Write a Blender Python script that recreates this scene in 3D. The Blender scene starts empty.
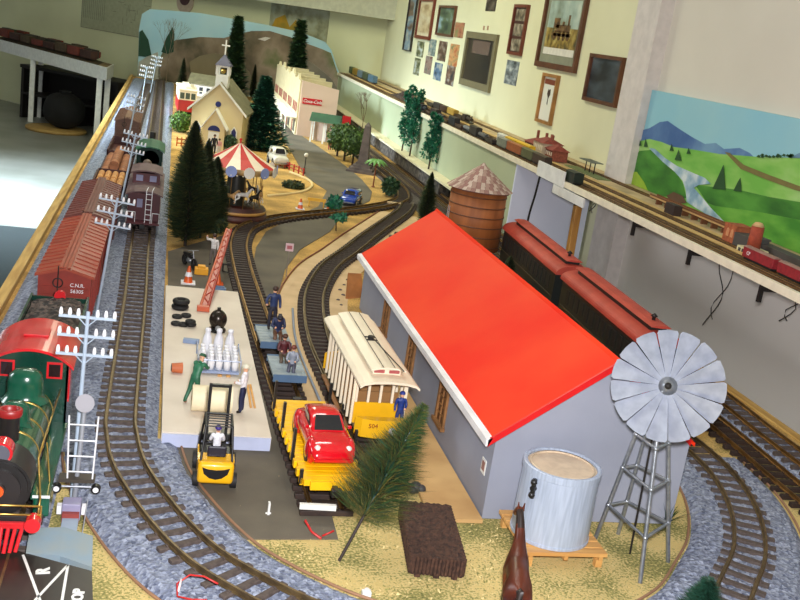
import bpy, bmesh, math, random
from mathutils import Vector, Matrix, noise
random.seed(7)
SC=bpy.context.scene; COL=SC.collection; PI=math.pi
# ---------------------------------------------------------------- camera
F=1000.0; HC=.70
_v1=Vector((178-400,-(-4-300),-F)); _v2=Vector((1178-400,-(-4+150-300),-F))
CU=_v2.cross(_v1).normalized()
if CU.y<0: CU=-CU
CY=_v1.normalized(); CX=CY.cross(CU)
cam=bpy.data.cameras.new('camera'); co=bpy.data.objects.new('camera',cam); COL.objects.link(co)
cam.sensor_width=36; cam.lens=36*F/800; cam.clip_start=.02; cam.clip_end=60
R=Matrix((CX,CY,CU))             # world = R @ cam
co.matrix_world=Matrix.Translation((0,0,HC)) @ R.to_4x4()
SC.camera=co
def ray(px,py): return R @ Vector((px-400,-(py-300),-F))
def G(px,py,z=0.0):
    d=ray(px,py); t=(z-HC)/d.z; return Vector((d.x*t,d.y*t,z))
def WX(px,py,X):
    d=ray(px,py); t=X/d.x; return Vector((X,d.y*t,HC+d.z*t))
def WP(px,py,p,n):
    d=ray(px,py); o=Vector((0,0,HC)); t=(Vector(p)-o).dot(Vector(n))/d.dot(Vector(n)); return o+d*t
# ---------------------------------------------------------------- materials
def lin(c):
    return tuple((x/255/12.92 if x/255<=.04045 else ((x/255+.055)/1.055)**2.4) for x in c)+(1,)
MATS={}
def mat(name,c,rough=.6,metal=0,var=0,scale=30,bump=0,bscale=None,c2=None,kind='noise',spec=None,emit=0,coat=0,detail=4,ramp=(.35,.65),coords='Object',stretch=None):
    if name in MATS: return MATS[name]
    m=bpy.data.materials.new(name); m.use_nodes=True; MATS[name]=m
    nt=m.node_tree; b=nt.nodes['Principled BSDF']
    b.inputs['Base Color'].default_value=lin(c); b.inputs['Roughness'].default_value=rough
    b.inputs['Metallic'].default_value=metal
    if coat: b.inputs['Coat Weight'].default_value=coat; b.inputs['Coat Roughness'].default_value=.08
    if spec is not None: b.inputs['Specular IOR Level'].default_value=spec
    if emit: b.inputs['Emission Color'].default_value=lin(c); b.inputs['Emission Strength'].default_value=emit
    tc=nt.nodes.new('ShaderNodeTexCoord'); src=tc.outputs[coords]
    if stretch:
        mp=nt.nodes.new('ShaderNodeMapping'); mp.inputs['Scale'].default_value=stretch
        nt.links.new(src,mp.inputs['Vector']); src=mp.outputs[0]
    if kind=='voronoi':
        t=nt.nodes.new('ShaderNodeTexVoronoi'); out=t.outputs['Color']; dist=t.outputs['Distance']
    else:
        t=nt.nodes.new('ShaderNodeTexNoise'); t.inputs['Detail'].default_value=detail; out=t.outputs['Fac']; dist=out
    t.inputs['Scale'].default_value=scale; nt.links.new(src,t.inputs['Vector'])
    if c2 is None and var: c2=tuple(max(0,min(255,x*(1-var))) for x in c)
    if c2 is None: c2=tuple(x*.94 for x in c)
    r=nt.nodes.new('ShaderNodeValToRGB'); r.color_ramp.elements[0].position=ramp[0]; r.color_ramp.elements[1].position=ramp[1]
    r.color_ramp.elements[0].color=lin(c2); r.color_ramp.elements[1].color=lin(c)
    nt.links.new(out,r.inputs[0]); nt.links.new(r.outputs[0],b.inputs['Base Color'])
    if bump:
        bp=nt.nodes.new('ShaderNodeBump'); bp.inputs['Strength'].default_value=min(1,bump); bp.inputs['Distance'].default_value=.002
        h=dist
        if bscale:
            t2=nt.nodes.new('ShaderNodeTexNoise'); t2.inputs['Scale'].default_value=bscale; nt.links.new(src,t2.inputs['Vector']); h=t2.outputs['Fac']
        nt.links.new(h,bp.inputs['Height']); nt.links.new(bp.outputs[0],b.inputs['Normal'])
    return m
# ---------------------------------------------------------------- mesh builder
class MB:
    def __init__(s): s.v=[];s.f=[];s.mi=[];s.sm=[];s.M=Matrix.Identity(4);s.m=0
    def at(s,x=0,y=0,z=0,rz=0,rx=0,ry=0):
        s.M=Matrix.Translation((x,y,z))@Matrix.Rotation(rz,4,'Z')@Matrix.Rotation(rx,4,'X')@Matrix.Rotation(ry,4,'Y'); return s
    def mm(s,i): s.m=i; return s
    def add(s,vs,fs,smooth=False):
        n=len(s.v); s.v+=[tuple(s.M@Vector(v)) for v in vs]
        for f in fs: s.f.append([i+n for i in f]); s.mi.append(s.m); s.sm.append(smooth)
        return s
    def box(s,x0,y0,z0,x1,y1,z1,b=0):
        if b<=0:
            vs=[(x0,y0,z0),(x1,y0,z0),(x1,y1,z0),(x0,y1,z0),(x0,y0,z1),(x1,y0,z1),(x1,y1,z1),(x0,y1,z1)]
            return s.add(vs,[(3,2,1,0),(4,5,6,7),(0,1,5,4),(1,2,6,5),(2,3,7,6),(3,0,4,7)])
        vs=[];P=[(x0,x1),(y0,y1),(z0,z1)]
        bm=bmesh.new(); r=bmesh.ops.create_cube(bm,size=1)
        for v in bm.verts:
            v.co=Vector([(P[i][0]+P[i][1])/2+v.co[i]*(P[i][1]-P[i][0]) for i in range(3)])
        bmesh.ops.bevel(bm,geom=bm.edges[:],offset=b,segments=2,affect='EDGES',profile=.5)
        bm.verts.index_update()
        s.add([v.co[:] for v in bm.verts],[[v.index for v in f.verts] for f in bm.faces],True if b>.004 else False); bm.free(); return s
    def cb(s,cx,cy,cz,w,d,h,b=0): return s.box(cx-w/2,cy-d/2,cz-h/2,cx+w/2,cy+d/2,cz+h/2,b)
    def cyl(s,p,q,r,r2=None,n=12,cap=True,smooth=True):
        p=Vector(p);q=Vector(q); r2=r if r2 is None else r2
        a=(q-p).normalized(); u=a.orthogonal().normalized(); w=a.cross(u)
        A=[p+(u*math.cos(2*PI*i/n)+w*math.sin(2*PI*i/n))*r for i in range(n)]
        B=[q+(u*math.cos(2*PI*i/n)+w*math.sin(2*PI*i/n))*r2 for i in range(n)]
        s.add(A+B,[(i,(i+1)%n,n+(i+1)%n,n+i) for i in range(n)],smooth)
        if cap: s.add(A,[list(range(n))[::-1]]); s.add(B,[list(range(n))])
        return s
    def lathe(s,prof,n=24,smooth=True):      # prof [(r,z)] about local Z
        vs=[];fs=[]
        for r,z in prof:
            for i in range(n): vs.append((r*math.cos(2*PI*i/n),r*math.sin(2*PI*i/n),z))
        for k in range(len(prof)-1):
            for i in range(n): fs.append((k*n+i,k*n+(i+1)%n,(k+1)*n+(i+1)%n,(k+1)*n+i))
        return s.add(vs,fs,smooth)
    def torus(s,R_,r,n=20,m=8):
        return s.lathe([(R_+r*math.cos(2*PI*j/m),r*math.sin(2*PI*j/m)) for j in range(m+1)],n)
    def sph(s,c,r,n=12,m=8,sc=(1,1,1)):
        vs=[];fs=[]
        for j in range(m+1):
            t=PI*j/m
            for i in range(n): vs.append((c[0]+r*sc[0]*math.sin(t)*math.cos(2*PI*i/n),c[1]+r*sc[1]*math.sin(t)*math.sin(2*PI*i/n),c[2]-r*sc[2]*math.cos(t)))
        for j in range(m):
            for i in range(n): fs.append((j*n+i,j*n+(i+1)%n,(j+1)*n+(i+1)%n,(j+1)*n+i))
        return s.add(vs,fs,True)
    def tube(s,pts,r,n=6):
        pts=[Vector(p) for p in pts]; vs=[];fs=[]
        for k,p in enumerate(pts):
            a=(pts[min(k+1,len(pts)-1)]-pts[max(k-1,0)]).normalized()
            u=a.cross(Vector((0,0,1)));
            if u.length<1e-3: u=Vector((1,0,0))
            u.normalize(); w=a.cross(u)
            rr=r[k] if isinstance(r,(list,tuple)) else r
            for i in range(n): vs.append(tuple(p+(u*math.cos(2*PI*i/n)+w*math.sin(2*PI*i/n))*rr))
        for k in range(len(pts)-1):
            for i in range(n): fs.append((k*n+i,(k*n+(i+1)%n),(k+1)*n+(i+1)%n,(k+1)*n+i))
        fs.append(list(range(n))[::-1]); fs.append([len(vs)-n+i for i in range(n)])
        return s.add(vs,fs,True)
    def prism(s,pts,z0,z1,ax='z'):           # outline extruded; ax = axis of extrusion
        n=len(pts)
        f={'z':lambda a,b,c:(a,b,c),'y':lambda a,b,c:(a,c,b),'x':lambda a,b,c:(c,a,b)}[ax]
        vs=[f(a,b,z0) for a,b in pts]+[f(a,b,z1) for a,b in pts]
        return s.add(vs,[list(range(n))[::-1],[n+i for i in range(n)]]+[(i,(i+1)%n,n+(i+1)%n,n+i) for i in range(n)])
    def build(s,name,mats,parent=None,loc=None,rz=0,kind=None):
        me=bpy.data.meshes.new(name); me.from_pydata(s.v,[],s.f)
        if not isinstance(mats,(list,tuple)): mats=[mats]
        for m in mats: me.materials.append(m)
        for p,i,k in zip(me.polygons,s.mi,s.sm): p.material_index=i; p.use_smooth=k
        bm=bmesh.new(); bm.from_mesh(me); bmesh.ops.recalc_face_normals(bm,faces=bm.faces); bm.to_mesh(me); bm.free()
        o=bpy.data.objects.new(name,me); COL.objects.link(o)
        if parent: o.parent=parent
        if loc is not None: o.location=loc
        o.rotation_euler.z=rz
        if kind: o['kind']=kind
        return o
def tag(o,label,cat,group=None,kind=None):
    o['label']=label; o['category']=cat
    if group: o['group']=group
    if kind: o['kind']=kind
    return o
def empty(name,label,cat,loc=(0,0,0),rz=0,group=None):
    o=bpy.data.objects.new(name,None); COL.objects.link(o); o.location=loc; o.rotation_euler=(0,0,rz); o.empty_display_size=.01
    return tag(o,label,cat,group)
def dup(root,loc,rz=None,label=None,group=None,scale=None):
    r=root.copy(); COL.objects.link(r); r.location=loc
    if rz is not None: r.rotation_euler=(root.rotation_euler.x,root.rotation_euler.y,rz)
    if label: r['label']=label
    if group: r['group']=group
    if scale: r.scale=(scale,)*3
    for ch in list(root.children):
        c=ch.copy(); COL.objects.link(c); c.parent=r
        for g in list(ch.children):
            d=g.copy(); COL.objects.link(d); d.parent=c
    return r
def spline(pts,step):
    P=[Vector(p) for p in pts]; P=[P[0]*2-P[1]]+P+[P[-1]*2-P[-2]]; out=[]
    for k in range(1,len(P)-2):
        for i in range(24):
            t=i/24; a,b,c,d=P[k-1:k+3]
            out.append(.5*((2*b)+(c-a)*t+(2*a-5*b+4*c-d)*t*t+(3*b-a-3*c+d)*t**3))
    out.append(P[-2]); res=[out[0]]; acc=0
    for a,b in zip(out,out[1:]):
        L=(b-a).length
        while L>0 and acc+L>=step:
            a=a+(b-a)*((step-acc)/L); res.append(a); L=(b-a).length; acc=0
        acc+=L
    return res
def text(s,size,ext=.0004,shear=0,bold=0):
    c=bpy.data.curves.new('lettering','FONT'); c.body=s; c.size=size; c.extrude=ext; c.shear=shear; c.offset=bold; c.align_x='CENTER'; c.align_y='CENTER'; c.resolution_u=3
    o=bpy.data.objects.new('lettering',c); COL.objects.link(o); dg=bpy.context.evaluated_depsgraph_get()
    me=bpy.data.meshes.new_from_object(o.evaluated_get(dg)); me.materials.clear()
    bpy.data.objects.remove(o); return me
def lettering(s,size,m,parent,M,name='lettering',shear=0,ext=.0004,bold=0):
    me=text(s,size,ext,shear,bold); me.materials.append(m); o=bpy.data.objects.new(name,me); COL.objects.link(o)
    o.parent=parent; o.matrix_local=M; return o
# skinned figures
def skinned(name,joints,edges,root,sub=2):
    me=bpy.data.meshes.new(name); ks=list(joints); me.from_pydata([joints[k][0] for k in ks],[(ks.index(a),ks.index(b)) for a,b in edges],[])
    o=bpy.data.objects.new(name,me); COL.objects.link(o)
    sk=o.modifiers.new('s','SKIN'); sk.use_smooth_shade=True
    sv=me.skin_vertices[0].data
    for i,k in enumerate(ks):
        r=joints[k][1]; sv[i].radius=r if isinstance(r,tuple) else (r,r); sv[i].use_root=(k==root)
    sb=o.modifiers.new('u','SUBSURF'); sb.levels=sub; sb.render_levels=sub
    dg=bpy.context.evaluated_depsgraph_get(); out=bpy.data.meshes.new_from_object(o.evaluated_get(dg))
    bpy.data.objects.remove(o)
    for p in out.polygons: p.use_smooth=True
    return out
def segd(p,a,b):
    ab=b-a; t=max(0,min(1,(p-a).dot(ab)/max(ab.dot(ab),1e-12))); return (p-(a+ab*t)).length
STAND=dict(pel=(0,0,.50),ch=(0,0,.70),nk=(0,0,.83),hd=(0,.0,.905),ht=(0,0,.96),
 sl=(-.10,0,.79),el=(-.135,.0,.63),hl=(-.14,.05,.48),sr=(.10,0,.79),er=(.135,0,.63),hr=(.14,.05,.48),
 pl=(-.055,0,.47),kl=(-.06,.02,.27),al=(-.06,0,.05),tl=(-.065,.08,.025),prr=(.055,0,.47),kr=(.06,.02,.27),ar=(.06,0,.05),tr=(.065,.08,.025))
SKINC=(226,170,135)
def person(label,loc,rz,h,top,legs,pose={},hat=None,hair=(60,38,25),shoes=(35,28,25),group=None,skin=SKINC,sleeve=True,apron=None):
    J=dict(STAND); J.update(pose); rad=dict(pel=(.085,.06),ch=(.10,.065),nk=.035,hd=.058,ht=.045,sl=.045,el=.034,hl=.028,sr=.045,er=.034,hr=.028,pl=.06,kl=.046,al=.035,tl=.03,prr=.06,kr=.046,ar=.035,tr=.03)
    js={k:(Vector(J[k])*h,(tuple(x*h for x in rad[k]) if isinstance(rad[k],tuple) else rad[k]*h)) for k in J}
    ed=[('pel','ch'),('ch','nk'),('nk','hd'),('hd','ht'),('ch','sl'),('sl','el'),('el','hl'),('ch','sr'),('sr','er'),('er','hr'),('pel','pl'),('pl','kl'),('kl','al'),('al','tl'),('pel','prr'),('prr','kr'),('kr','ar'),('ar','tr')]
    me=skinned('body',js,ed,'pel',1)
    zone={('pel','ch'):0,('ch','nk'):0,('nk','hd'):2,('hd','ht'):2,('ch','sl'):0,('sl','el'):0,('el','hl'):0 if sleeve else 2,('ch','sr'):0,('sr','er'):0,('er','hr'):0 if sleeve else 2}
    def mm(c,n): return mat('figure_%d_%d_%d'%c,c,.5,var=.12,scale=200)
    for m in (mm(top,''),mm(legs,''),mm(skin,''),mm(shoes,'')): me.materials.append(m)
    for p in me.polygons:
        c=p.center; best=min(ed,key=lambda e:segd(c,js[e[0]][0],js[e[1]][0])-.0*h)
        z=zone.get(best,1)
        if best in(('al','tl'),('ar','tr')): z=3
        if best[0] in('el','er') and (c-js[best[1]][0]).length<.045*h: z=2
        p.material_index=z
    root=empty('person',label,'person',loc,rz,group)
    o=bpy.data.objects.new('body',me); COL.objects.link(o); o.parent=root
    hd=js['hd'][0]; up=(js['ht'][0]-js['nk'][0]).normalized()
    q=up.to_track_quat('Z','Y').to_matrix().to_4x4()
    b=MB(); b.M=Matrix.Translation(hd)@q
    b.sph((0,.065*h,.0),.012*h,6,4); 
    b.mm(1).sph((-.022*h,.056*h,.018*h),.008*h,6,4).sph((.022*h,.056*h,.018*h),.008*h,6,4); b.box(-.018*h,.052*h,-.03*h,.018*h,.062*h,-.024*h)
    b.build('face',[mm(skin,''),mm((40,25,22),'')],root)
    b=MB(); b.M=Matrix.Translation(hd)@q
    if hat:
        b.lathe([(0,.075*h),(.045*h,.07*h),(.066*h,.04*h),(.068*h,.018*h),(.068*h,.01*h)],12); b.box(-.04*h,.04*h,.012*h,.04*h,.11*h,.02*h); b.build('cap',mm(hat,''),root)
    else:
        b.sph((0,-.014*h,.022*h),.066*h,10,8,(1,.95,.95)); b.build('hair',mm(hair,''),root)
    return root
def horse_mesh(s,pose='stand',head=0):
    J=dict(rump=((0,-.42,.80),(.15,.17)),bel=((0,-.08,.74),(.15,.18)),chs=((0,.25,.78),(.13,.18)),nk1=((0,.42,.98),(.075,.13)),nk2=((head*.3,.55,1.18),(.055,.09)),pol=((head*.6,.64,1.30),(.05,.06)),
      msz=((head,.82,1.12),(.032,.035)),
      tl=((0,-.60,.82),.035),tl2=((0,-.68,.55),.045),tl3=((0,-.66,.25),.02))
    ed=[('rump','bel'),('bel','chs'),('chs','nk1'),('nk1','nk2'),('nk2','pol'),('pol','msz'),('rump','tl'),('tl','tl2'),('tl2','tl3')]
    lift=.14 if pose=='gallop' else 0
    for sx,k in((-1,'l'),(1,'r')):
        J['h1'+k]=((sx*.09,-.42,.62),(.08,.11)); J['h2'+k]=((sx*.10,-.36,.50),(.055,.06)); J['h3'+k]=((sx*.10,-.52-lift,.32),.035); J['h4'+k]=((sx*.10,-.50-lift*1.6,.10+lift*.4),.028); J['h5'+k]=((sx*.10,-.46-lift*1.6,.02+lift*.4),.04)
        J['f1'+k]=((sx*.08,.28,.58),(.06,.08)); J['f2'+k]=((sx*.085,.30+lift,.36+lift*.6),.036); J['f3'+k]=((sx*.085,.30+lift*.6,.11+lift),.026); J['f4'+k]=((sx*.085,.33+lift*.4,.02+lift),.038)
        ed+=[('rump','h1'+k),('h1'+k,'h2'+k),('h2'+k,'h3'+k),('h3'+k,'h4'+k),('h4'+k,'h5'+k),('chs','f1'+k),('f1'+k,'f2'+k),('f2'+k,'f3'+k),('f3'+k,'f4'+k)]
    js={k:(Vector(v[0])*s,tuple(x*s for x in v[1]) if isinstance(v[1],tuple) else v[1]*s) for k,v in J.items()}
    return skinned('body',js,ed,'bel',1)
# ================================================================= materials
sand=mat('sand',(214,170,98),.95,c2=(176,140,84),scale=14,bump=.5,bscale=500,ramp=(.3,.7))
def two_tone_ground():
    m=bpy.data.materials.new('scatter_ground'); m.use_nodes=True; nt=m.node_tree; b=nt.nodes['Principled BSDF']; b.inputs['Roughness'].default_value=.95
    tc=nt.nodes.new('ShaderNodeTexCoord')
    def N(t,**k):
        n=nt.nodes.new(t)
        for a,v in k.items(): n.inputs[a].default_value=v
        return n
    n1=N('ShaderNodeTexNoise',Scale=9,Detail=5); n2=N('ShaderNodeTexNoise',Scale=260,Detail=3); n3=N('ShaderNodeTexNoise',Scale=3.0)
    for n in(n1,n2,n3): nt.links.new(tc.outputs['Object'],n.inputs['Vector'])
    add=N('ShaderNodeMath'); add.operation='ADD'; 
    mul=N('ShaderNodeMath'); mul.operation='MULTIPLY'; mul.inputs[1].default_value=.9; nt.links.new(n2.outputs['Fac'],mul.inputs[0])
    nt.links.new(n1.outputs['Fac'],add.inputs[0]); nt.links.new(mul.outputs[0],add.inputs[1])
    r=nt.nodes.new('ShaderNodeValToRGB'); e=r.color_ramp.elements; e[0].position=.72; e[0].color=lin((104,104,56)); e[1].position=1.13; e[1].color=lin((222,196,138))
    x=e.new(.90); x.color=lin((160,150,88)); x=e.new(1.0); x.color=lin((200,176,112))
    dv=N('ShaderNodeMath'); dv.operation='MULTIPLY'; dv.inputs[1].default_value=1.0; nt.links.new(add.outputs[0],dv.inputs[0]); 
    for q in e: q.position=min(1,q.position/1.25)
    dv.inputs[1].default_value=1/1.25; nt.links.new(dv.outputs[0],r.inputs[0])
    r2=nt.nodes.new('ShaderNodeValToRGB'); q=r2.color_ramp.elements; q[0].position=.68; q[0].color=lin((150,118,62)); q[1].position=.9; q[1].color=lin((212,168,92)); 
    dv2=N('ShaderNodeMath'); dv2.operation='MULTIPLY'; dv2.inputs[1].default_value=.8; nt.links.new(add.outputs[0],dv2.inputs[0]); nt.links.new(dv2.outputs[0],r2.inputs[0])
    sp=nt.nodes.new('ShaderNodeSeparateXYZ'); nt.links.new(tc.outputs['Object'],sp.inputs[0])
    mr=nt.nodes.new('ShaderNodeMapRange'); mr.inputs['From Min'].default_value=1.45; mr.inputs['From Max'].default_value=1.8; nt.links.new(sp.outputs['Y'],mr.inputs['Value'])
    mx=nt.nodes.new('ShaderNodeMix'); mx.data_type='RGBA'; nt.links.new(mr.outputs[0],mx.inputs[0]); nt.links.new(r.outputs[0],mx.inputs[6]); nt.links.new(r2.outputs[0],mx.inputs[7])
    nt.links.new(mx.outputs[2],b.inputs['Base Color'])
    bp=nt.nodes.new('ShaderNodeBump'); bp.inputs['Strength'].default_value=.7; bp.inputs['Distance'].default_value=.0015; nt.links.new(n2.outputs['Fac'],bp.inputs['Height']); nt.links.new(bp.outputs[0],b.inputs['Normal'])
    return m
scatter=two_tone_ground()
asph=mat('asphalt',(106,98,84),.85,c2=(84,78,68),scale=7,bump=.2,bscale=600,detail=6)
wood_y=mat('pine_edging',(206,170,98),.55,c2=(176,136,70),scale=8,stretch=(12,1,12))
wood_l=mat('light_timber',(214,164,96),.5,c2=(190,138,76),scale=9,stretch=(1,10,10))
cream=mat('cream_wall',(224,222,186),.85,c2=(214,212,176),scale=2)
cream2=mat('back_wall_paint',(224,224,184),.85,c2=(214,214,174),scale=1.5)
lav=mat('pilaster_paint',(214,206,200),.8)
greyw=mat('upper_wall_paint',(212,206,192),.85,c2=(204,198,184),scale=2)
bluew=mat('blue_grey_paint',(218,222,240),.7,c2=(208,214,232),scale=3)
lowgrey=mat('lower_wall_paint',(228,222,214),.8,c2=(220,214,206),scale=2)
greenp=mat('pale_green_board',(172,180,148),.75,c2=(162,170,138),scale=3)
white=mat('white_paint',(232,232,228),.4); whitep=mat('white_plastic',(240,240,244),.35)
black=mat('black_plastic',(24,23,24),.4); dark=mat('dark_metal',(38,34,32),.5,metal=.3); steel=mat('galvanized_steel',(168,172,178),.32,metal=.75,c2=(140,146,154),scale=90,bump=.05)
brass=mat('brass_rail',(170,132,78),.35,metal=.85,c2=(130,98,58),scale=40)
rust=mat('weathered_rail',(122,102,70),.45,metal=.6,c2=(92,76,54),scale=60)
slg=mat('grey_sleeper',(92,80,74),.8,c2=(70,60,56),scale=120,bump=.3)
slb=mat('brown_sleeper',(56,40,32),.7,c2=(42,30,26),scale=120,bump=.2)
ball=mat('ballast_stone',(160,168,188),.9,c2=(78,86,110),scale=210,kind='voronoi',bump=.9,ramp=(.05,.95))
green_e=mat('loco_green',(14,84,60),.22,coat=.5,var=.15,scale=20); red_e=mat('loco_red',(214,32,40),.25,coat=.4,var=.12,scale=20)
goldp=mat('brass_trim',(196,160,84),.3,metal=.8)
# ================================================================= the room
FZ=-.60; WXX=1.60
fl=MB().box(-6,-1.5,FZ-.05,1.75,13,FZ).build('floor',mat('concrete_floor',(150,152,148),.35,c2=(128,130,124),scale=3,detail=8,bump=.03),kind='structure')
n_b=Vector((1.0,1,0)).normalized(); PB=Vector((1.6,7.95,0))
def backline(X): return 7.95+(1.6-X)*1.0
b=MB(); b.prism([(1.75,backline(1.75)),(-6,backline(-6)),(-6,backline(-6)+.1),(1.75,backline(1.75)+.1)],FZ,1.9); b.build('wall_back',cream2,kind='structure')
MW=WX(626,130,WXX).y
b=MB().box(WXX,-1.5,.30,WXX+.1,MW-.02,1.9); b.mm(1).box(WXX,-1.5,FZ,WXX+.1,MW-.02,.30); b.mm(2).box(WXX,MW-.02,FZ,WXX+.1,8.1,1.9); b.build('wall_right',[greyw,lowgrey,cream],kind='structure')
# bulkhead along the top of the back wall, and the boxed pilaster
A=WP(332,12,PB,n_b); B_=WP(389,22,PB,n_b)
zb=(A.z+B_.z)/2
p=[(1.6,backline(1.6)),(-3.5,backline(-3.5)),(-3.65,backline(-3.5)-.2),(1.6,backline(1.6)-.26)]
MB().prism(p,zb+.01,1.9).build('trim_1',mat('bulkhead_paint',(196,196,172),.8),kind='structure')
y0,y1=WX(676,0,WXX).y,WX(626,130,WXX).y
MB().box(WXX-.05,y0,FZ,WXX,y1,1.9).build('trim_2',lav,kind='structure')
MB().box(-6,-1.5,1.9,1.75,13,1.95).build('ceiling',mat('ceiling_paint',(225,225,205),.9),kind='structure')
# floor mat, dark
MB().prism([(-3.5,5.45),(-.50,5.50),(-.50,1.0),(-3.5,1.0)],FZ,FZ+.008).build('floor_mat',mat('teal_carpet',(24,38,42),.95,var=.2,scale=200))
tag(bpy.data.objects['floor_mat'],'dark teal floor mat lying left of the layout table','mat')
# ================================================================= layout table
tab=empty('layout_table','large timber-edged table carrying the whole model railway','table',(0,0,FZ))
Yl,Yr=8.935,7.945
MB().prism([(-.31,.55),(1.32,.55),(1.32,Yr),(-.31,Yl)],.55,.592).build('table_board',mat('plywood',(190,160,110),.7,var=.15,scale=6),tab)
MB().box(-.335,.55,.52,-.31,Yl-.05,.614,.002).build('edge_strip',wood_y,tab)
MB().box(1.32,.55,.52,1.345,Yr-.1,.604,.002).build('edge_strip',wood_y,tab)
for lx in(-.26,1.27):
    for ly in(.8,3.0,5.2,7.4): MB().box(lx-.035,ly-.035,0,lx+.035,ly+.035,.55,.003).build('table_leg',white,tab)
gr=MB().prism([(-.309,.56),(1.319,.56),(1.319,Yr-.02),(-.309,Yl-.02)],-.008,0).build('ground_cover',scatter)
tag(gr,'yellow sand and mottled green scatter covering the table top','ground',kind='stuff')
# clumps of scatter flock in the foreground
b=MB(); rr=random.Random(3)
for i in range(9000):
    x=rr.uniform(.08,1.05); y=rr.uniform(1.0,1.52)
    if (x>.5 and x<.94 and y>1.3): continue
    if noise.noise(Vector((x*9,y*9,0)))<-.12+rr.uniform(-.2,.2): continue
    s=rr.uniform(.0008,.0022); a=rr.uniform(0,PI); u=Vector((math.cos(a),math.sin(a),rr.uniform(-.3,.6)))*s; w=Vector((-math.sin(a),math.cos(a),rr.uniform(-.3,.6)))*s*.5; c=Vector((x,y,.0008))
    b.m=0 if rr.random()<.45 else 1
    b.add([c-u-w,c+u-w,c+u+w,c-u+w],[(0,1,2,3)])
o=b.build('grass_flock',[mat('flock_straw',(222,200,140),.9),mat('flock_olive',(134,130,72),.9)]); tag(o,'loose straw and olive grass flock strewn over the near ground','grass',kind='stuff')
# ---- roads
def poly(name,px,z,th,m,label,cat,raw=False):
    P=[(G(*q).x,G(*q).y) for q in px] if not raw else px
    o=MB().prism(P,z,z+th).build(name,m); tag(o,label,cat); return o
poly('asphalt_yard',[(168,252),(222,236),(232,236),(240,262),(262,310),(280,360),(300,420),(322,480),(338,540),(236,540),(215,525),(196,503),(180,478),(172,455),(167,445)],0.0005,.0015,asph,'dark asphalt yard around the loading dock and forklift','road')
poly('asphalt_road',[(256,248),(266,232),(288,220),(318,207),(323,198),(327,191),(316,184),(304,175),(294,157),(284,140),(277,122),(272,106),(277,97),(283,108),(291,127),(303,137),(317,146),(330,155),(344,165),(362,180),(372,192),(370,201),(356,208),(342,216),(330,232),(300,250),(285,270),(280,288),(272,302),(264,302),(252,272)],0.0005,.0015,asph,'dark asphalt road curving past the blue car and carousel','road')
# kerb ring of pale concrete on the sand by the carousel
kp=[G(*q,.002) for q in [(268,196),(290,194),(305,191),(312,186),(310,181),(300,176),(290,172)]]
tag(MB().tube(spline(kp,.02),.006,6).build('path_kerb',mat('pale_kerb',(222,196,140),.8)),'thin pale curved path edge on the sand beside the carousel','kerb')
# ================================================================= tracks
def clean(pts): return [Vector((p.x,p.y,0)) for p in pts]
T1=[Vector((-.168,y,0)) for y in(.6,1.0,1.6,2.4,3.4,5,6.5,8.2)]
T2=[Vector(p+(0,)) for p in [(-.085,8.72),(-.075,7.5),(-.065,6),(-.055,4.4),(-.047,2.83),(-.040,2.3),(-.037,1.67),(-.030,1.53),(-.008,1.40),(.055,1.23),(.125,1.12),(.25,1.01),(.42,.945),(.60,.955),(.76,1.04),(.860,1.144),(.925,1.228),(.982,1.34),(1.018,1.46),(1.028,1.58),(1.022,1.80),(1.045,2.3),(1.08,2.85),(1.12,3.6),(1.13,4.6),(1.13,5.5),(1.12,7.3)]]
T3=[Vector(p+(0,)) for p in [(.272,1.31),(.268,1.45),(.258,1.71),(.246,2.08),(.237,2.40),(.232,2.72),(.240,3.0),(.285,3.24),(.40,3.43),(.572,3.60),(.752,3.77),(.93,3.99),(1.02,4.2),(1.055,4.6),(1.04,5.5),(1.03,7.3)]]
T4=[Vector(p+(0,)) for p in [(.383,1.40),(.378,1.62),(.370,1.85),(.367,2.105),(.387,2.356),(.420,2.55),(.491,2.793),(.587,3.012),(.70,3.28),(.82,3.55),(.93,3.80),(1.0,4.02)]]
T6=[Vector(p+(0,)) for p in [(1.145,.7),(1.145,1.4),(1.155,1.7),(1.175,2.5),(1.2,3.6),(1.205,4.8),(1.2,5.2)]]
T7=[Vector(p+(0,)) for p in [(1.245,.7),(1.245,1.6),(1.255,1.9),(1.27,2.6),(1.28,4)]]
def ribbon(name,pts,hw,z,th,m,label,step=.012,rough=.0,nx=14,kind=None,cat='ballast',lo=None,hi=None):
    P=spline(pts,step); b=MB(); vs=[];fs=[]
    for k,p in enumerate(P):
        t=(P[min(k+1,len(P)-1)]-P[max(k-1,0)]).normalized(); n=Vector((t.y,-t.x,0))
        for j in range(nx+1):
            u=(j/nx*2-1); q=p+n*hw*u; h=z+th*(1 if abs(u)<.85 else (1-abs(u))/.15)
            if rough and 0<j<nx: h+=rough*(noise.noise(q*170)+.5*noise.noise(q*330)); 
            vs.append((q.x,q.y,max(h,.0004)))
    w=nx+1
    for k in range(len(P)-1):
        for j in range(nx): fs.append((k*w+j,k*w+j+1,(k+1)*w+j+1,(k+1)*w+j))
    b.add(vs,fs); o=b.build(name,m); tag(o,label,cat,kind=kind); return o
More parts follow.
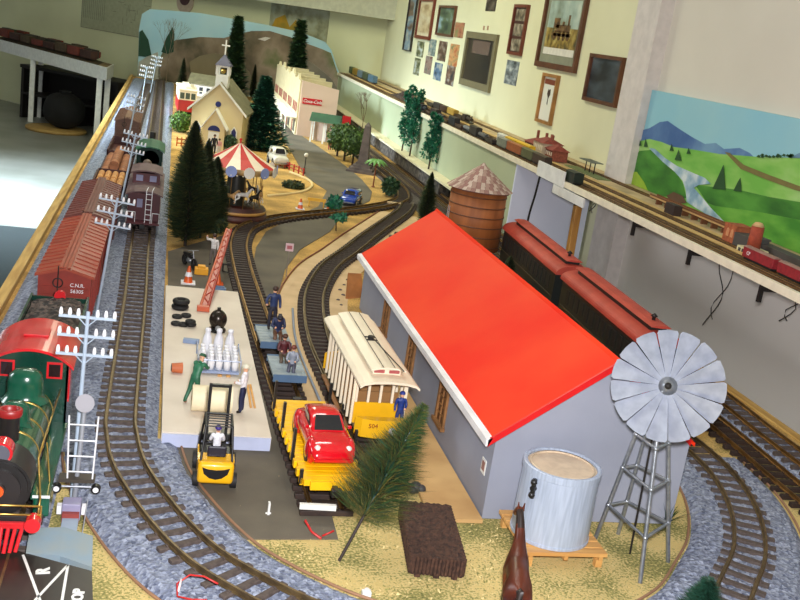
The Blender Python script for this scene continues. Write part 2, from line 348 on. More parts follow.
# ballast slab of the two left tracks
def slab(name,x0,x1,y0,y1,h,label,st=.008):
    nx=int((x1-x0)/st); P=[];y=y0
    while y<y1: P.append(y); y+=st*(1+max(0,(y-2))*1.2)
    vs=[];fs=[]
    for y in P:
        for j in range(nx+1):
            x=x0+(x1-x0)*j/nx; e=min(1,(j/nx)*nx/2.5,(1-j/nx)*nx/2.5); q=Vector((x,y,0))
            z=h*e+ .0028*e*(noise.noise(q*150)+.5*noise.noise(q*300)); vs.append((x,y,max(z,.0004)))
    w=nx+1
    for k in range(len(P)-1):
        for j in range(nx): fs.append((k*w+j,k*w+j+1,(k+1)*w+j+1,(k+1)*w+j))
    o=MB().add(vs,fs).build(name,ball); tag(o,label,'ballast',kind='stuff'); return o
slab('ballast_bed',-.300,.026,1.47,8.7,.009,'blue-grey stone ballast under the two straight tracks on the left')
loop=T2[7:20]
ribbon('ballast_bed',loop,.088,0,.009,ball,'blue-grey stone ballast under the curved foreground loop track',step=.007,rough=.0028,nx=24,kind='stuff')
b=T1[0:3]; ribbon('ballast_bed',[Vector((-.20,.6,0)),Vector((-.20,1.2,0)),Vector((-.20,1.475,0))],.09,0,.008,ball,'blue-grey ballast under the green locomotive at the near left corner',step=.008,rough=.0028,nx=20,kind='stuff')
ribbon('ballast_bed',T7,.045,0,.007,ball,'grey ballast under the outermost track along the right table edge',step=.01,rough=.002,nx=12,kind='stuff')
ribbon('ballast_bed',[Vector((1.03,1.72,0)),Vector((1.04,2.3,0)),Vector((1.08,2.85,0)),Vector((1.1,3.5,0)),Vector((1.09,4.6,0)),Vector((1.08,7.2,0))],.085,0,.006,mat('brown_ballast',(96,88,84),.9,c2=(54,48,46),scale=150,kind='voronoi',bump=.6,ramp=(.05,.95)),'brown-grey ballast under the tracks running back beside the ledge',step=.015,rough=.002,nx=14,kind='stuff')
tan=mat('tan_roadbed',(214,184,142),.8,c2=(200,170,128),scale=20)
ribbon('cork_roadbed',T4[:-1],.088,.0006,.002,tan,'smooth tan roadbed strip under the tramcar track',step=.02,nx=10,cat='roadbed')
def edge(pts,off,name,label,r=.0022,m=None,z=.003):
    P=spline(pts,.02); Q=[]
    for k,p in enumerate(P):
        t=(P[min(k+1,len(P)-1)]-P[max(k-1,0)]).normalized(); Q.append(p+Vector((t.y,-t.x,0))*off+Vector((0,0,z)))
    o=MB().tube(Q,r,6).build(name,m or mat('brown_edging',(150,112,84),.7)); tag(o,label,'edging'); return o
# (T2 runs clockwise toward the camera: +off is its outer side on the left, inner side on the right)
edge(loop,.092,'ballast_edging','thin brown strip bordering the outer side of the foreground loop ballast')
edge(loop,-.092,'ballast_edging','thin brown strip bordering the inner side of the foreground loop ballast')
edge(T4[:-1],-.092,'roadbed_edging','thin reddish brown strip along the left side of the tan tramcar roadbed',m=mat('red_brown_edging',(140,84,64),.7))
def track(label,pts,z,sp=.03,rail=None,sl=None,rough=0,maxy=99,w=.080):
    rail=rail or rust; sl=sl or slg
    root=empty('railway_track',label,'track',(0,0,0))
    P=spline(pts,.01)
    for s in(-1,1):
        Q=[]
        for k in range(0,len(P),2):
            t=(P[min(k+1,len(P)-1)]-P[max(k-1,0)]).normalized(); Q.append((P[k]+Vector((t.y,-t.x,0))*s*.0235,Vector((t.y,-t.x,0))))
        vs=[];fs=[]
        prof=[(-.0035,0),(.0035,0),(.0028,.0015),(.0009,.002),(.0009,.0055),(.0016,.006),(.0016,.008),(-.0016,.008),(-.0016,.006),(-.0009,.0055),(-.0009,.002),(-.0028,.0015)]
        for q,n in Q:
            for a,c in prof: vs.append(tuple(q+n*a+Vector((0,0,z+.0085+c))))
        m=len(prof)
        for k in range(len(Q)-1):
            for i in range(m): fs.append((k*m+i,k*m+(i+1)%m,(k+1)*m+(i+1)%m,(k+1)*m+i))
        MB().add(vs,fs).build('rail',rail,root)
    S=spline(pts,sp); info=[]
    for k,p in enumerate(S):
        t=(S[min(k+1,len(S)-1)]-S[max(k-1,0)]).normalized(); info.append((p,math.atan2(t.y,t.x)-PI/2))
    info=[i for i in info if i[0].y>1.02]
    info.sort(key=lambda i:i[0].y)
    first=None
    def one(b): 
        b.box(-w/2,-.0055,0,w/2,.0055,.0085,.0012)
        for s in(-1,1): 
            for d in(-.0045,.0045): b.box(s*.0235+d-.0012,-.003,.0085,s*.0235+d+.0012,.003,.0105)
        return b
    for p,a in info[:100]:
        if first is None: first=one(MB()).build('sleeper',sl,root); o=first
        else: o=first.copy(); COL.objects.link(o); o.parent=root
        o.location=(p.x,p.y,z); o.rotation_euler.z=a+(random.uniform(-.03,.03) if rough else 0)
    if len(info)>100:
        b=MB()
        for p,a in info[100:]: b.at(p.x,p.y,z,a).box(-w/2,-.0055,0,w/2,.0055,.0085)
        b.build('far_sleepers',sl,root,kind='stuff')
    return root
track('straight weathered track leading under the freight train at the left table edge',T1,.006,.034)
track('long grey track that runs straight then loops round the foreground',T2,.005,.031,rough=1)
track('bare brown track carrying the handcars and the yellow flatcar',T3,.002,.026,brass,slb)
track('track curving on the tan roadbed up to the tramcar',T4,.0032,.026,rust,slb)
track('brass-railed track without ballast near the right table edge',T6,.001,.030,brass,slb)
track('outermost ballasted track along the right table edge',T7,.004,.030,brass,slg)
# ledge, retaining wall and green board along the right side
b=MB().box(1.215,4.35,0,1.27,7.9,.066); b.build('retaining_wall',mat('dark_stone_wall',(92,84,76),.9,c2=(56,50,46),scale=60,kind='voronoi',bump=.5)); tag(bpy.data.objects['retaining_wall'],'dark stone retaining wall below the pale ledge','wall')
b=MB().box(1.205,3.6,.066,1.272,7.9,.074); tag(b.build('ledge_strip',mat('pale_ledge',(222,212,178),.7)),'pale strip ledge at the foot of the green panel','ledge')
p0=WX(515,176,1.275); 
b=MB().box(1.273,p0.y,.0,1.29,8.1,.285); tag(b.build('green_board',greenp),'pale green board closing the shelf front behind the poplars','panel')
b=MB().box(1.273,p0.y-.012,FZ,1.585,p0.y-.0005,.285); tag(b.build('end_board',bluew),'blue-white board closing the end of the shelf base','panel')
MB().box(1.273,1.0,-.0,1.273,1.0,.0)
# shelf
sh=empty('wall_shelf','long pale shelf running along the right wall with miniature trains','shelf',(0,0,.285))
MB().box(1.275,1.0,0,1.598,y0-.001,.016).build('shelf_board',mat('shelf_top',(206,180,138),.7,var=.2,scale=12),sh)
MB().box(1.275,y0-.001,0,1.549,y1,.016).build('shelf_board',mat('shelf_top',(206,180,138),.7),sh)
MB().box(1.275,y1,0,1.598,8.15,.016).build('shelf_board',mat('shelf_top',(206,180,138),.7),sh)
MB().box(1.262,1.0,.001,1.2745,8.1,.020,.001).build('shelf_lip',mat('cream_lip',(236,226,200),.5),sh)
for px,py in((640,222),(696,252),(767,292),(583,190)):
    q=WX(px,py-8,1.30); MB().box(1.285,q.y-.004,-.045,1.294,q.y+.004,-.0065).box(1.294,q.y-.004,-.02,1.598,q.y+.004,-.0065).build('shelf_bracket',dark,sh)
q=WX(577,170,1.30)
tag(MB().at(1.345,q.y+.03,0,rx=-.05).box(-.012,-.012,-.0,.012,.012,.27,.002).build('support_post',mat('orange_timber',(206,150,74),.5,c2=(180,124,56),scale=10,stretch=(8,8,1))),'orange timber post propping the shelf behind the coaches','post')
q1=WX(541,158,1.262); q2=WX(567,170,1.262); q3=WX(555,177,1.262)
tag(MB().box(1.2555,q2.y,.285,1.2615,q1.y,.335).build('paper_card',white),'white card standing upright on the shelf edge','card')
tag(MB().box(1.2555,WX(588,188,1.262).y,.255,1.2615,WX(556,180,1.262).y,.2835).build('paper_card',white),'white card hanging below the shelf edge at the timber post','card')
def wire(pts,r,m,label,cat='cable'):
    tag(MB().tube(spline(pts,.02),r,6).build('cable',m),label,cat)
q=WX(541,172,1.26); wire([q,q+Vector((-.002,.01,-.08)),q+Vector((-.004,.03,-.17)),q+Vector((-.004,.02,-.27))],.004,black,'black cable hanging down the blue-white end panel')
for (px,py,L,lab) in((728,268,.25,'wires dangling down the wall below the brick silo'),(798,292,.14,'wires dangling below the red wagons'),(598,200,.12,'looped wires hanging beside the timber post')):
    q=WX(px,py-8,1.5); q.z=.284; wire([q,q+Vector((-.01,.02,-L*.3)),q+Vector((-.01,-.03,-L*.6)),q+Vector((-.02,.02,-L))],.0015,dark,'longer of the two '+lab)
    wire([q+Vector((0,-.02,0)),q+Vector((-.01,-.05,-L*.4)),q+Vector((-.01,.01,-L*.75)),q+Vector((-.02,-.03,-L*.9))],.0013,dark,'shorter of the two '+lab)
def PR(p):
    q=R.transposed()@(Vector(p)-Vector((0,0,HC))); return 400+F*q.x/-q.z, 300-F*q.y/-q.z
def HT(x,y,py):
    lo,hi=-.5,2.5
    for _ in range(50):
        m=(lo+hi)/2
        if PR((x,y,m))[1]>py: lo=m
        else: hi=m
    return lo
# ================================================================= the shed
SX0,SX1,SY0,SY1,EZ,RX,RZ=.515,.836,1.314,2.42,.142,.682,.268
grey_wall=mat('shed_grey_paint',(146,150,164),.7,c2=(134,138,152),scale=6,bump=.05,bscale=200)
sred=mat('roof_red',(224,40,16),.6,c2=(230,66,30),scale=5,detail=6,spec=.15); sred2=mat('verge_red',(206,16,22),.45)
shed=empty('goods_shed','long grey shed with a plain red gable roof and small brown windows','building',(SX0,SY0,0))
def rel(b,o=(SX0,SY0,0)): b.M=Matrix.Translation((-o[0],-o[1],-o[2])); return b
b=rel(MB()); pr=[(SX0,.0015),(SX1,.0015),(SX1,EZ),(RX,RZ-.006),(SX0,EZ)]
b.prism(pr,SY0,SY1,'y'); b.build('walls',grey_wall,shed)
sl_=(RZ-EZ)/(RX-SX0); ex=SX0-.017; ez=EZ-.017*sl_+.002; xr=SX1+.002; sr_=(RZ-EZ)/(SX1-RX); ezr=EZ-.002*sr_+.002
yn,yf=SY0-.016,SY1+.014
b=rel(MB()); b.prism([(ex,ez),(RX,RZ),(RX,RZ+.006),(ex,ez+.006)],yn+.004,yf,'y'); b.prism([(RX,RZ),(xr,ezr),(xr,ezr+.006),(RX,RZ+.006)],yn+.004,yf,'y'); b.build('roof',sred,shed)
b=rel(MB()); b.prism([(ex-.001,ez-.004),(RX,RZ-.004),(RX,RZ+.0075),(ex-.001,ez+.0075)],yn,yn+.0038,'y'); b.prism([(RX,RZ-.004),(xr-.010,ezr+.0065-.004),(xr-.010,ezr+.0065+.0075),(RX,RZ+.0075)],yn,yn+.0038,'y'); b.build('verge_board',sred2,shed)
b=rel(MB()); b.prism([(ex-.004,ez-.003),(ex-.0005,ez-.003),(ex+.006,ez+.0105),(ex-.004,ez+.0085)],yn,yf,'y'); b.build('eave_trim',mat('white_trim',(238,238,240),.4),shed)
b=rel(MB()); b.prism([(RX-.004,RZ+.0062-.004*sl_),(RX,RZ+.0095),(RX+.004,RZ+.0062-.004*sr_)],yn+.004,yf,'y'); b.build('ridge_cap',sred,shed)
b=rel(MB()); b.prism([(xr+.004,ezr-.003),(xr+.0005,ezr-.003),(xr-.006,ezr+.0105),(xr+.004,ezr+.0085)],yn+.03,yf,'y'); b.build('eave_trim',MATS['white_trim'],shed)
brn=mat('window_brown',(150,104,58),.6,var=.2,scale=60); brd=mat('window_glazing',(78,44,26),.3)
def shed_window(near,far,zb,zt):
    o=MB(); o.M=Matrix.Translation((-SX0,-SY0,0)); t=.004
    x=SX0-.0045
    for(a,c,d,e) in((near,near+.008,zb,zt),(far-.008,far,zb,zt),(near,far,zt-.006,zt),(near-.004,far+.004,zb-.006,zb)): o.box(x-(.004 if d==zb-.006 else 0),a,d,SX0-.0002,c,e)
    m=(near+far)/2; o.box(x+.001,m-.0012,zb,SX0-.0002,m+.0012,zt-.006)
    for k in(1,2,3,4): 
        z=zb+(zt-zb)*k/5; o.box(x+.001,near+.008,z-.001,SX0-.0002,far-.008,z+.001)
    f=o.build('window',brn,shed)
    g=MB(); g.M=Matrix.Translation((-SX0,-SY0,0)); g.box(SX0-.0012,near+.008,zb,SX0-.0003,far-.008,zt-.006).build('pane',brd,f)
for(pb,pt) in(((443,441),(445,379)),((411,388),(411,331)),((386,346),(386,295))):
    a=WX(*pb,SX0); c=WX(*pt,SX0); 
    shed_window(a.y+.004,a.y+.062,.040,.118)
q=WX(484,466,SX0); b=rel(MB()); b.box(SX0-.0012,q.y-.010,q.z-.012,SX0-.0002,q.y+.010,q.z+.012); b.mm(1).box(SX0-.0016,q.y-.006,q.z-.007,SX0-.0012,q.y+.007,q.z+.008); b.build('notice',[white,mat('notice_brown',(150,110,100),.6)],shed)
plk=MB(); 
P=[G(*q) for q in [(393,402),(479,521),(452,523),(380,410)]]
poly('wooden_walkway',[(.428,1.30),(.512,1.30),(.512,2.3),(.470,2.3)],.0005,.006,mat('walkway_ply',(206,168,112),.7,c2=(180,140,88),scale=10),'strip of bare plywood along the foot of the grey shed wall','boardwalk',raw=True)
# ================================================================= water tank on platform
TC=G(563,552,.024); trd=.0575; tx,ty=TC.x,TC.y+trd
TZ=HT(tx,ty,463)
tt_=empty('tank_stand','low timber platform under the galvanised tank','platform',(tx,ty,0))
A=G(499,509,.024); C_=G(606,553,.024); 
hx0,hx1=A.x+.0-tx,C_.x+.002-tx; hy0,hy1=C_.y-ty-.004,A.y-ty+.0
n=7
for k in range(n):
    w_=(hy1-hy0)/n; MB().box(hx0,hy0+k*w_+.0012,.018,hx1,hy0+(k+1)*w_-.0012,.024,.0008).build('plank',wood_l,tt_)
for k in(0,1,2): MB().box(hx0+.006+(hx1-hx0-.018)*k/2,hy0+.002,.012,hx0+.012+(hx1-hx0-.018)*k/2,hy1-.002,.018).build('bearer',wood_l,tt_)
for sx in(hx0+.009,hx1-.009):
    for sy in(hy0+.010,hy1-.010): MB().box(sx-.005,sy-.005,0.0,sx+.005,sy+.005,.012).build('leg',wood_l,tt_)
tk=empty('water_tank','round galvanised metal tank with a beige lid on a timber platform','tank',(tx,ty,.0245))
h=TZ-.0245; rb,rt=trd,trd*.97
_b=MB().lathe([(rb-.0003,.004),(rt-.0003,h-.010)],56).lathe([(0,0),(rb+.0008,0)],56).lathe([(rb+.0008,0),(rb+.0008,.004)],56).lathe([(rb+.0008,.004),(rb-.0004,.0045)],56)
_b.lathe([(rt-.0004,h-.011),(rt+.0012,h-.010)],56).lathe([(rt+.0012,h-.010),(rt+.0012,h-.001)],56).lathe([(rt+.0012,h-.001),(rt-.001,h),(rt-.004,h),(rt-.005,h-.001)],56).lathe([(rt-.005,h-.001),(rt-.005,h-.005)],56)
_b.build('tank_body',mat('tank_metal',(186,198,218),.38,metal=.25,c2=(166,178,198),scale=260,stretch=(1,1,.08),bump=.06),tk)
MB().lathe([(0,h-.004),(rt-.011,h-.004)],56).lathe([(rt-.011,h-.004),(rt-.011,h-.002)],56).lathe([(rt-.011,h-.002),(rt-.0085,h-.0015),(rt-.0085,h-.004)],56).lathe([(rt-.0085,h-.0045),(rt-.005,h-.0045)],56).build('lid',mat('tank_lid',(206,186,160),.5,c2=(190,170,146),scale=80),tk)
b=MB().at(0,0,0,rz=math.radians(-150)); b.sph((rt+.004,0,h*.84),.005,10,6).sph((rt+.004,0,h*.66),.005,10,6).cyl((rt+.003,0,h*.62),(rt+.003,0,h*.88),.0035).cyl((rt-.002,0,h*.75),(rt+.006,0,h*.75),.004); b.build('valve',black,tk)
# ================================================================= windmill
feet=[G(595,539),G(618,534),G(668,562),G(640,583)]
cx=sum(p.x for p in feet)/4; cy=sum(p.y for p in feet)/4
wm=empty('windmill','metal farm windmill with broad silver blades on a lattice tower','windmill',(cx,cy,0))
# hub on the picture ray of the wheel centre at the tower axis depth
d=ray(668,386); t=(cy-.018)/d.y; hub=Vector((d.x*t-cx,-.018,HC+d.z*t)); top=Vector((hub.x*.85,0,hub.z-.02)); HZ=hub.z
L=[Vector((p.x-cx,p.y-cy,0)) for p in feet]
def onleg(k,z): 
    tp=top+(L[k].normalized())*.012; f=z/top.z; return L[k].lerp(tp,f)
for k in range(4): MB().cyl(L[k],onleg(k,top.z-.004),.0032,.0026,10).build('leg',steel,wm)
for z in(.062,.128,.185,top.z-.008):
    b=MB()
    for k in range(4): b.cyl(onleg(k,z),onleg((k+1)%4,z),.0024,n=8).sph(onleg(k,z),.0042,8,6)
    b.build('brace',steel,wm)
MB().cyl((0,0,0),top+Vector((0,0,.01)),.0016,n=8).build('pump_rod',dark,wm)
MB().box(top.x-.009,-.016,top.z-.008,top.x+.009,.014,top.z+.012,.002).cyl((hub.x,-.018,hub.z),(hub.x,.016,hub.z),.005).cyl(top,(hub.x,.0,hub.z),.005).build('gearbox',steel,wm)
aim=(Vector((0,0,HC))-Vector((cx+hub.x,cy,hub.z))).normalized(); axis=Vector((-.46,-.84,.30)).normalized()
qw=axis.to_track_quat('Z','Y').to_matrix().to_4x4()
wh=bpy.data.objects.new('wheel',None); COL.objects.link(wh); wh.parent=wm; 
blade_m=mat('blade_metal',(178,184,198),.4,metal=.45,c2=(158,164,180),scale=60)
bpy.data.objects.remove(wh)
b=MB(); b.M=Matrix.Translation(hub)@qw; b.lathe([(0,.006),(.004,.006),(.008,.003),(.009,-.003),(.016,-.003),(.018,-.005),(0,-.006)],24); b.mm(1).lathe([(0,.009),(.0035,.0085),(.005,.006)],12); hubo=b.build('wheel_hub',[steel,dark],wm)
NB=15; RW=.0790
bl=MB()
for k in range(NB):
    a=2*PI*k/NB+.1; bl=MB(); bl.M=Matrix.Translation(hub)@qw@Matrix.Rotation(a,4,'Z')@Matrix.Rotation(math.radians(24),4,'X')
    w0=.0028; w1=RW*math.tan(PI/NB)*.955
    out=[(.013,-w0)]+[(RW-.005,-w1)]+[(RW-.0012,-w1*.88)]+[(RW*math.cos(u),w1*.86*u/.2) for u in(-.17,-.1,0,.1,.17)]+[(RW-.0012,w1*.88),(RW-.005,w1),(.013,w0)]
    bl.prism(out,-.0005,.0005); bl.build('blade',blade_m,wm)
b=MB(); b.cyl((hub.x,.0,hub.z),(hub.x+.035,.050,hub.z-.0),.0018); b.M=Matrix.Translation((hub.x,0,hub.z))@Matrix.Rotation(math.atan2(.050,.035),4,'Z'); 
b.prism([(.030,-.004),(.092,.016),(.078,-.02),(.075,-.024),(.030,.0-.006)],-.0006,.0006,'y'); b.build('tail_vane',mat('vane_grey',(150,148,146),.5,metal=.4),wm)
# ================================================================= rough brown bunker
bb=[G(401,512,.03),G(450,499,.03),G(463,556,.03),G(409,558,.03)]
A=G(409,577); x0,x1=A.x,G(459,577).x; y0_,y1_=A.y,G(405,520,0).y
bk=empty('brown_bunker','dark brown rough-topped rectangular block on short feet beside the tinsel tree','block',(x0+.001,y0_,0),math.radians(-7))
w_,d_=x1-x0,G(412,500,.032).y-y0_
bm_=mat('brown_crust',(82,54,40),.9,c2=(46,28,22),scale=180,bump=1); vs=[];fs=[];N_=28
for j in range(N_+1):
    for i in range(N_+1):
        u,v=i/N_,j/N_; q=Vector((u*w_,v*d_,0)); e=min(i,j,N_-i,N_-j)
        vs.append((q.x+(.0012*math.sin(v*60) if i in(0,N_) else 0),q.y+(.0012*math.sin(u*50) if j in(0,N_) else 0),.031+.0018*noise.noise(q*420)+.0012*noise.noise(q*900)))
for j in range(N_):
    for i in range(N_): k=j*(N_+1)+i; fs.append((k,k+1,k+N_+2,k+N_+1))
MB().add(vs,fs).build('top_crust',bm_,bk)
b=MB(); b.box(.001,.001,.006,w_-.001,d_-.001,.030)
for k in range(14):
    b.cyl((w_*(k+.5)/14,0,.006),(w_*(k+.5)/14,0,.031),w_/30,n=8)
for k in range(20):
    for X in(0,w_): b.cyl((X,d_*(k+.5)/20,.006),(X,d_*(k+.5)/20,.031),d_/42,n=8)
b.build('ribbed_wall',bm_,bk)
for fx in(.006,w_*.45,w_-.014):
    for fy in(.001,d_-.009): MB().box(fx,fy,0,fx+.008,fy+.008,.006).build('foot',bm_,bk)
# ================================================================= horse
hf=G(508,622); hm=horse_mesh(.100,head=-.08)
for v_ in hm.vertices: v_.co.x*=1.05 if v_.co.z>.04 else 1.0
hm.materials.append(mat('bay_coat',(108,46,22),.35,c2=(66,26,14),scale=18)); hm.materials.append(mat('dark_mane',(34,20,16),.5))
for p in hm.polygons:
    c=p.center/.098
    if c.y<-.55 or c.z<.2 or (c.y>.40 and c.z>1.16 and c.y<.62) : p.material_index=1
hr=empty('horse','glossy bay toy horse standing with its head at the tank platform','horse',(hf.x-.002,hf.y-.004,0),math.radians(-17))
o=bpy.data.objects.new('body',hm); COL.objects.link(o); o.parent=hr
b=MB()
for s in(-1,1): b.cyl(((-.04+s*.03)*.098,.63*.098,1.31*.098),((-.04+s*.04)*.098,.63*.098,1.42*.098),.0022,.0006,6)
b.build('ear',mat('bay_coat',0),hr)
# ================================================================= trees
def needles(name,H,Rb,n,mats,base=.12,droop=.25,thin=.0009,tip=.0,profile=None,trunk_r=.003,seed=1,parent=None,long=1):
    r_=random.Random(seed); b=MB()
    for i in range(n):
        u=r_.random()**.8; z=H*(base+(1-base)*u); rr=Rb*(profile(u) if profile else (1-u*.93))*r_.uniform(.65,1.1)
        a=r_.uniform(0,2*PI); dx,dy=math.cos(a),math.sin(a); z1=z+rr*(r_.uniform(-droop,.35*(1-droop)+.1))
        w=thin*r_.uniform(.7,1.5); b.m=r_.randrange(len(mats))
        mid=(dx*rr*.5,dy*rr*.5,z+(z1-z)*.35)
        b.add([(0,0,z),(mid[0]-dy*w,mid[1]+dx*w,mid[2]),(dx*rr,dy*rr,z1),(mid[0]+dy*w,mid[1]-dx*w,mid[2]+w*.6)],[(0,1,2,3)])
    o=b.build('needles',mats,parent); return o
ng=[mat('needle_dark',(44,72,42),.6),mat('needle_green',(70,104,56),.6),mat('needle_olive',(112,116,58),.6)]
nd=[mat('fir_dark',(26,46,24),.7),mat('fir_green',(44,66,34),.7),mat('fir_olive',(76,80,38),.7)]
nb=[mat('tinsel_green',(38,78,62),.45),mat('tinsel_deep',(28,58,40),.5),mat('tinsel_yellow',(120,112,52),.6)]
def conifer(label,x,y,H,Rb,n=2200,ms=None,seed=1,name='conifer',prof=None,droop=.3,thin=None,lean=(0,0),base=.08,group=None):
    r=empty(name,label,'tree',(x,y,0),group=group); r.rotation_euler=(lean[0],lean[1],0)
    needles('n',H,Rb,n,ms or nd,base=base,droop=droop,thin=thin or max(.0009,H*.006),profile=prof,seed=seed,parent=r)
    MB().cyl((0,0,0),(0,0,H*.97),max(.0015,H*.013),.0006,8).build('trunk',mat('wire_trunk',(46,36,26),.7),r)
    return r
# big tinsel fir lying over to the right in front of the tramcar
bt=G(339,561); tipv=(425,405)
ht_=.150
def axis_to(bt,px,py,L):
    # direction of a leaning stem of length L whose tip shows at the pixel
    d=ray(px,py).normalized(); o=Vector((0,0,HC))-bt; bq=o.dot(d); cq=o.dot(o)-L*L; disc=max(0,bq*bq-cq); t=-bq-math.sqrt(disc); return (o+d*t)
ax_=axis_to(Vector((bt.x,bt.y,0)),*tipv,.172)
tr=empty('tinsel_fir','large leaning tinsel fir with a bare wire stem in the foreground','tree',(bt.x,bt.y,0)); tr.rotation_euler=ax_.to_track_quat('Z','Y').to_euler()
Lq=ax_.length
needles('n',Lq,.074,4300,[ng[1],ng[1],nb[0],ng[2],MATS['tinsel_yellow']],base=.26,droop=-.1,thin=.0006,profile=lambda u:(.95 if u<.3 else 1.15*(1-u)+.10),seed=5,parent=tr)
MB().cyl((0,0,0),(0,0,Lq*.3),.0022,.002,8).build('trunk',mat('bare_wire',(44,32,30),.6),tr)
MB().cyl((0,0,Lq*.3),(0,0,Lq),.0017,.0008,8).build('stem',mat('green_stem',(24,66,62),.4),tr)
bt=G(715,640); conifer('small blue-green fir cut off at the bottom right edge',bt.x-.03,bt.y+.0,.088,.052,3000,[nb[0],nb[0],nb[1]],9,name='fir',thin=.0007,droop=.1,prof=lambda u:1-u*.8)
# grass tuft behind windmill
q=G(680,530); b=MB(); rr=random.Random(4)
for i in range(44):
    a=rr.uniform(0,2*PI); l=rr.uniform(.028,.05); s_=rr.uniform(.3,1.0); pts=[Vector((0,0,0))]
    for k in range(1,6): f=k/5; pts.append(Vector((math.cos(a)*l*s_*f,math.sin(a)*l*s_*f,l*(f-.45*s_*f*f))))
    nrm=Vector((-math.sin(a),math.cos(a),0)); vs=[];
    for k,p in enumerate(pts): w=.0016*(1-k/5.2); vs+= [tuple(p-nrm*w),tuple(p+nrm*w)]
    b.m=i%2; b.add(vs,[(2*k,2*k+1,2*k+3,2*k+2) for k in range(5)])
tag(b.build('grass_tuft',[mat('blade_green',(36,74,40),.5),mat('blade_dark',(22,50,34),.5)],loc=(q.x-.015,q.y+.02,0)),'spiky dark green grass tuft behind the windmill','plant')
# small dark rounded shrub at left of the bunker
q=G(415,492); tag(MB().sph((0,0,.008),.010,10,8).sph((.008,-.004,.007),.008,10,8).sph((-.006,-.006,.006),.007,10,8).build('pebbles',mat('dark_pebble',(60,56,60),.6),loc=(q.x,q.y,0)),'small dark lumps behind the brown block','stone')
# ================================================================= rolling stock
RT1,RT2,RT3,RT4=.0225,.0215,.0185,.0197
wheelm=mat('wheel_iron',(44,38,36),.45,metal=.6)
def axle(parent,y,r=.014,track=.0235,z=0):
    b=MB().cyl((-track-.004,y,z+r),(track+.004,y,z+r),.002,n=8)
    for s in(-1,1): b.cyl((s*track-.003,y,z+r),(s*track+.003,y,z+r),r,n=20).cyl((s*track-s*.003,y,z+r),(s*track-s*.0045,y,z+r),r*1.12,n=20)
    return b.build('wheelset',wheelm,parent)
def bogies(parent,ys,z=0,w=.036,r=.014):
    for y in ys:
        b=MB()
        for s in(-1,1): b.box(s*w-.003,y-.038,z+.010,s*w+.003,y+.038,z+.020,.001).box(s*w-.004,y-.012,z+.006,s*w+.004,y+.012,z+.024)
        b.box(-w,y-.008,z+.014,w,y+.008,z+.028)
        o=b.build('bogie',dark,parent)
        for d in(-.026,.026): axle(o,y+d,r,z=z)
def couplers(parent,y0,y1,z=.024):
    for y,s in((y0,-1),(y1,1)): MB().box(-.004,min(y,y+s*.020),z-.003,.004,max(y,y+s*.020),z+.004).box(-.008,min(y+s*.016,y+s*.026),z-.006,.008,max(y+s*.016,y+s*.026),z+.006,.0015).build('coupler',black,parent)
def boxcar(label,x,yn,L,body,roof,H=.128,W=.098,rz=0,let=None,group=None):
    r=empty('boxcar',label,'freight wagon',(x,yn,RT1),rz,group); hw=W/2
    bm1=mat('boxcar_%d_%d_%d'%body,body,.5,var=.12,scale=30); bm2=mat('boxroof_%d_%d_%d'%roof,roof,.45,var=.1,scale=25)
    b=MB(); b.prism([(-hw,.030),(hw,.030),(hw,H),(0,H+.014),(-hw,H)],.002,L-.002,'y')
    k=.02
    while k<L-.01: 
        for s in(-1,1): b.box(min(s*hw,s*hw+s*.002),k,.032,max(s*hw,s*hw+s*.002),k+.004,H-.002)
        k+=.028
    for i in range(5): b.box(-hw+.004,0,.040+i*.016,hw-.004,.002,.043+i*.016)
    b.build('body',bm1,r)
    b=MB(); sl=.014/hw; e=.006
    b.prism([(-hw-e,H-e*sl),(0,H+.014),(hw+e,H-e*sl),(hw+e,H-e*sl+.003),(0,H+.018),(-hw-e,H-e*sl+.003)],-.004,L+.004,'y')
    n=int(L/.030)
    for i in range(n+1):
        y=-.002+i*(L)/n
        b.prism([(-hw-e,H-e*sl+.003),(-.012,H+.0145),(-.012,H+.0165),(-hw-e,H-e*sl+.0055)],y,y+.0025,'y'); b.prism([(hw+e,H-e*sl+.003),(.012,H+.0145),(.012,H+.0165),(hw+e,H-e*sl+.0055)],y,y+.0025,'y')
    b.build('roof',bm2,r)
    b=MB()
    for i in(-1,0,1): b.box(i*.0075-.0032,-.006,H+.0185,i*.0075+.0032,L+.006,H+.0205)
    b.build('roof_walk',bm2,r)
    for s in(-1,1):
        MB().box(min(s*hw+s*.002,s*hw+s*.0045),L/2-.035,.033,max(s*hw+s*.002,s*hw+s*.0045),L/2+.035,H-.004,.0008).build('sliding_door',bm1,r)
    b=MB()
    for i in range(6): b.cyl((hw-.020,-.004,.036+i*.014),(hw-.004,-.004,.036+i*.014),.0011,n=6)
    b.build('ladder',bm1,r)
    b=MB(); b.cyl((-.012,-.004,.055),(-.012,-.004,H+.022),.0012,n=6)
    b.M=Matrix.Translation((-.012,-.004,H-.012))@Matrix.Rotation(PI/2,4,'X'); b.torus(.009,.0012,16,6)
    b.build('brake_wheel',dark,r)
    if let:
        for i,t in enumerate(let): lettering(t,.010,whitep,r,Matrix.Translation((.024,-.0005,.112-i*.012))@Matrix.Rotation(PI/2,4,'X'))
    bogies(r,(.07,L-.07)); couplers(r,0,L)
    return r
X1=-.168
boxcar('nearest box wagon, orange-brown, with white lettering on its end',X1,1.955,.50,(142,44,30),(158,66,42),let=('C.N.R.','56305'))
boxcar('second box wagon, darker red-brown, behind the orange-brown one',X1,2.485,.48,(96,40,34),(112,54,46))
logm=mat('pale_log',(214,158,92),.7,c2=(180,120,66),scale=40); logm2=mat('brown_log',(170,108,70),.7,c2=(130,78,48),scale=40)
gond=mat('wagon_maroon',(74,30,26),.5,var=.15,scale=30)
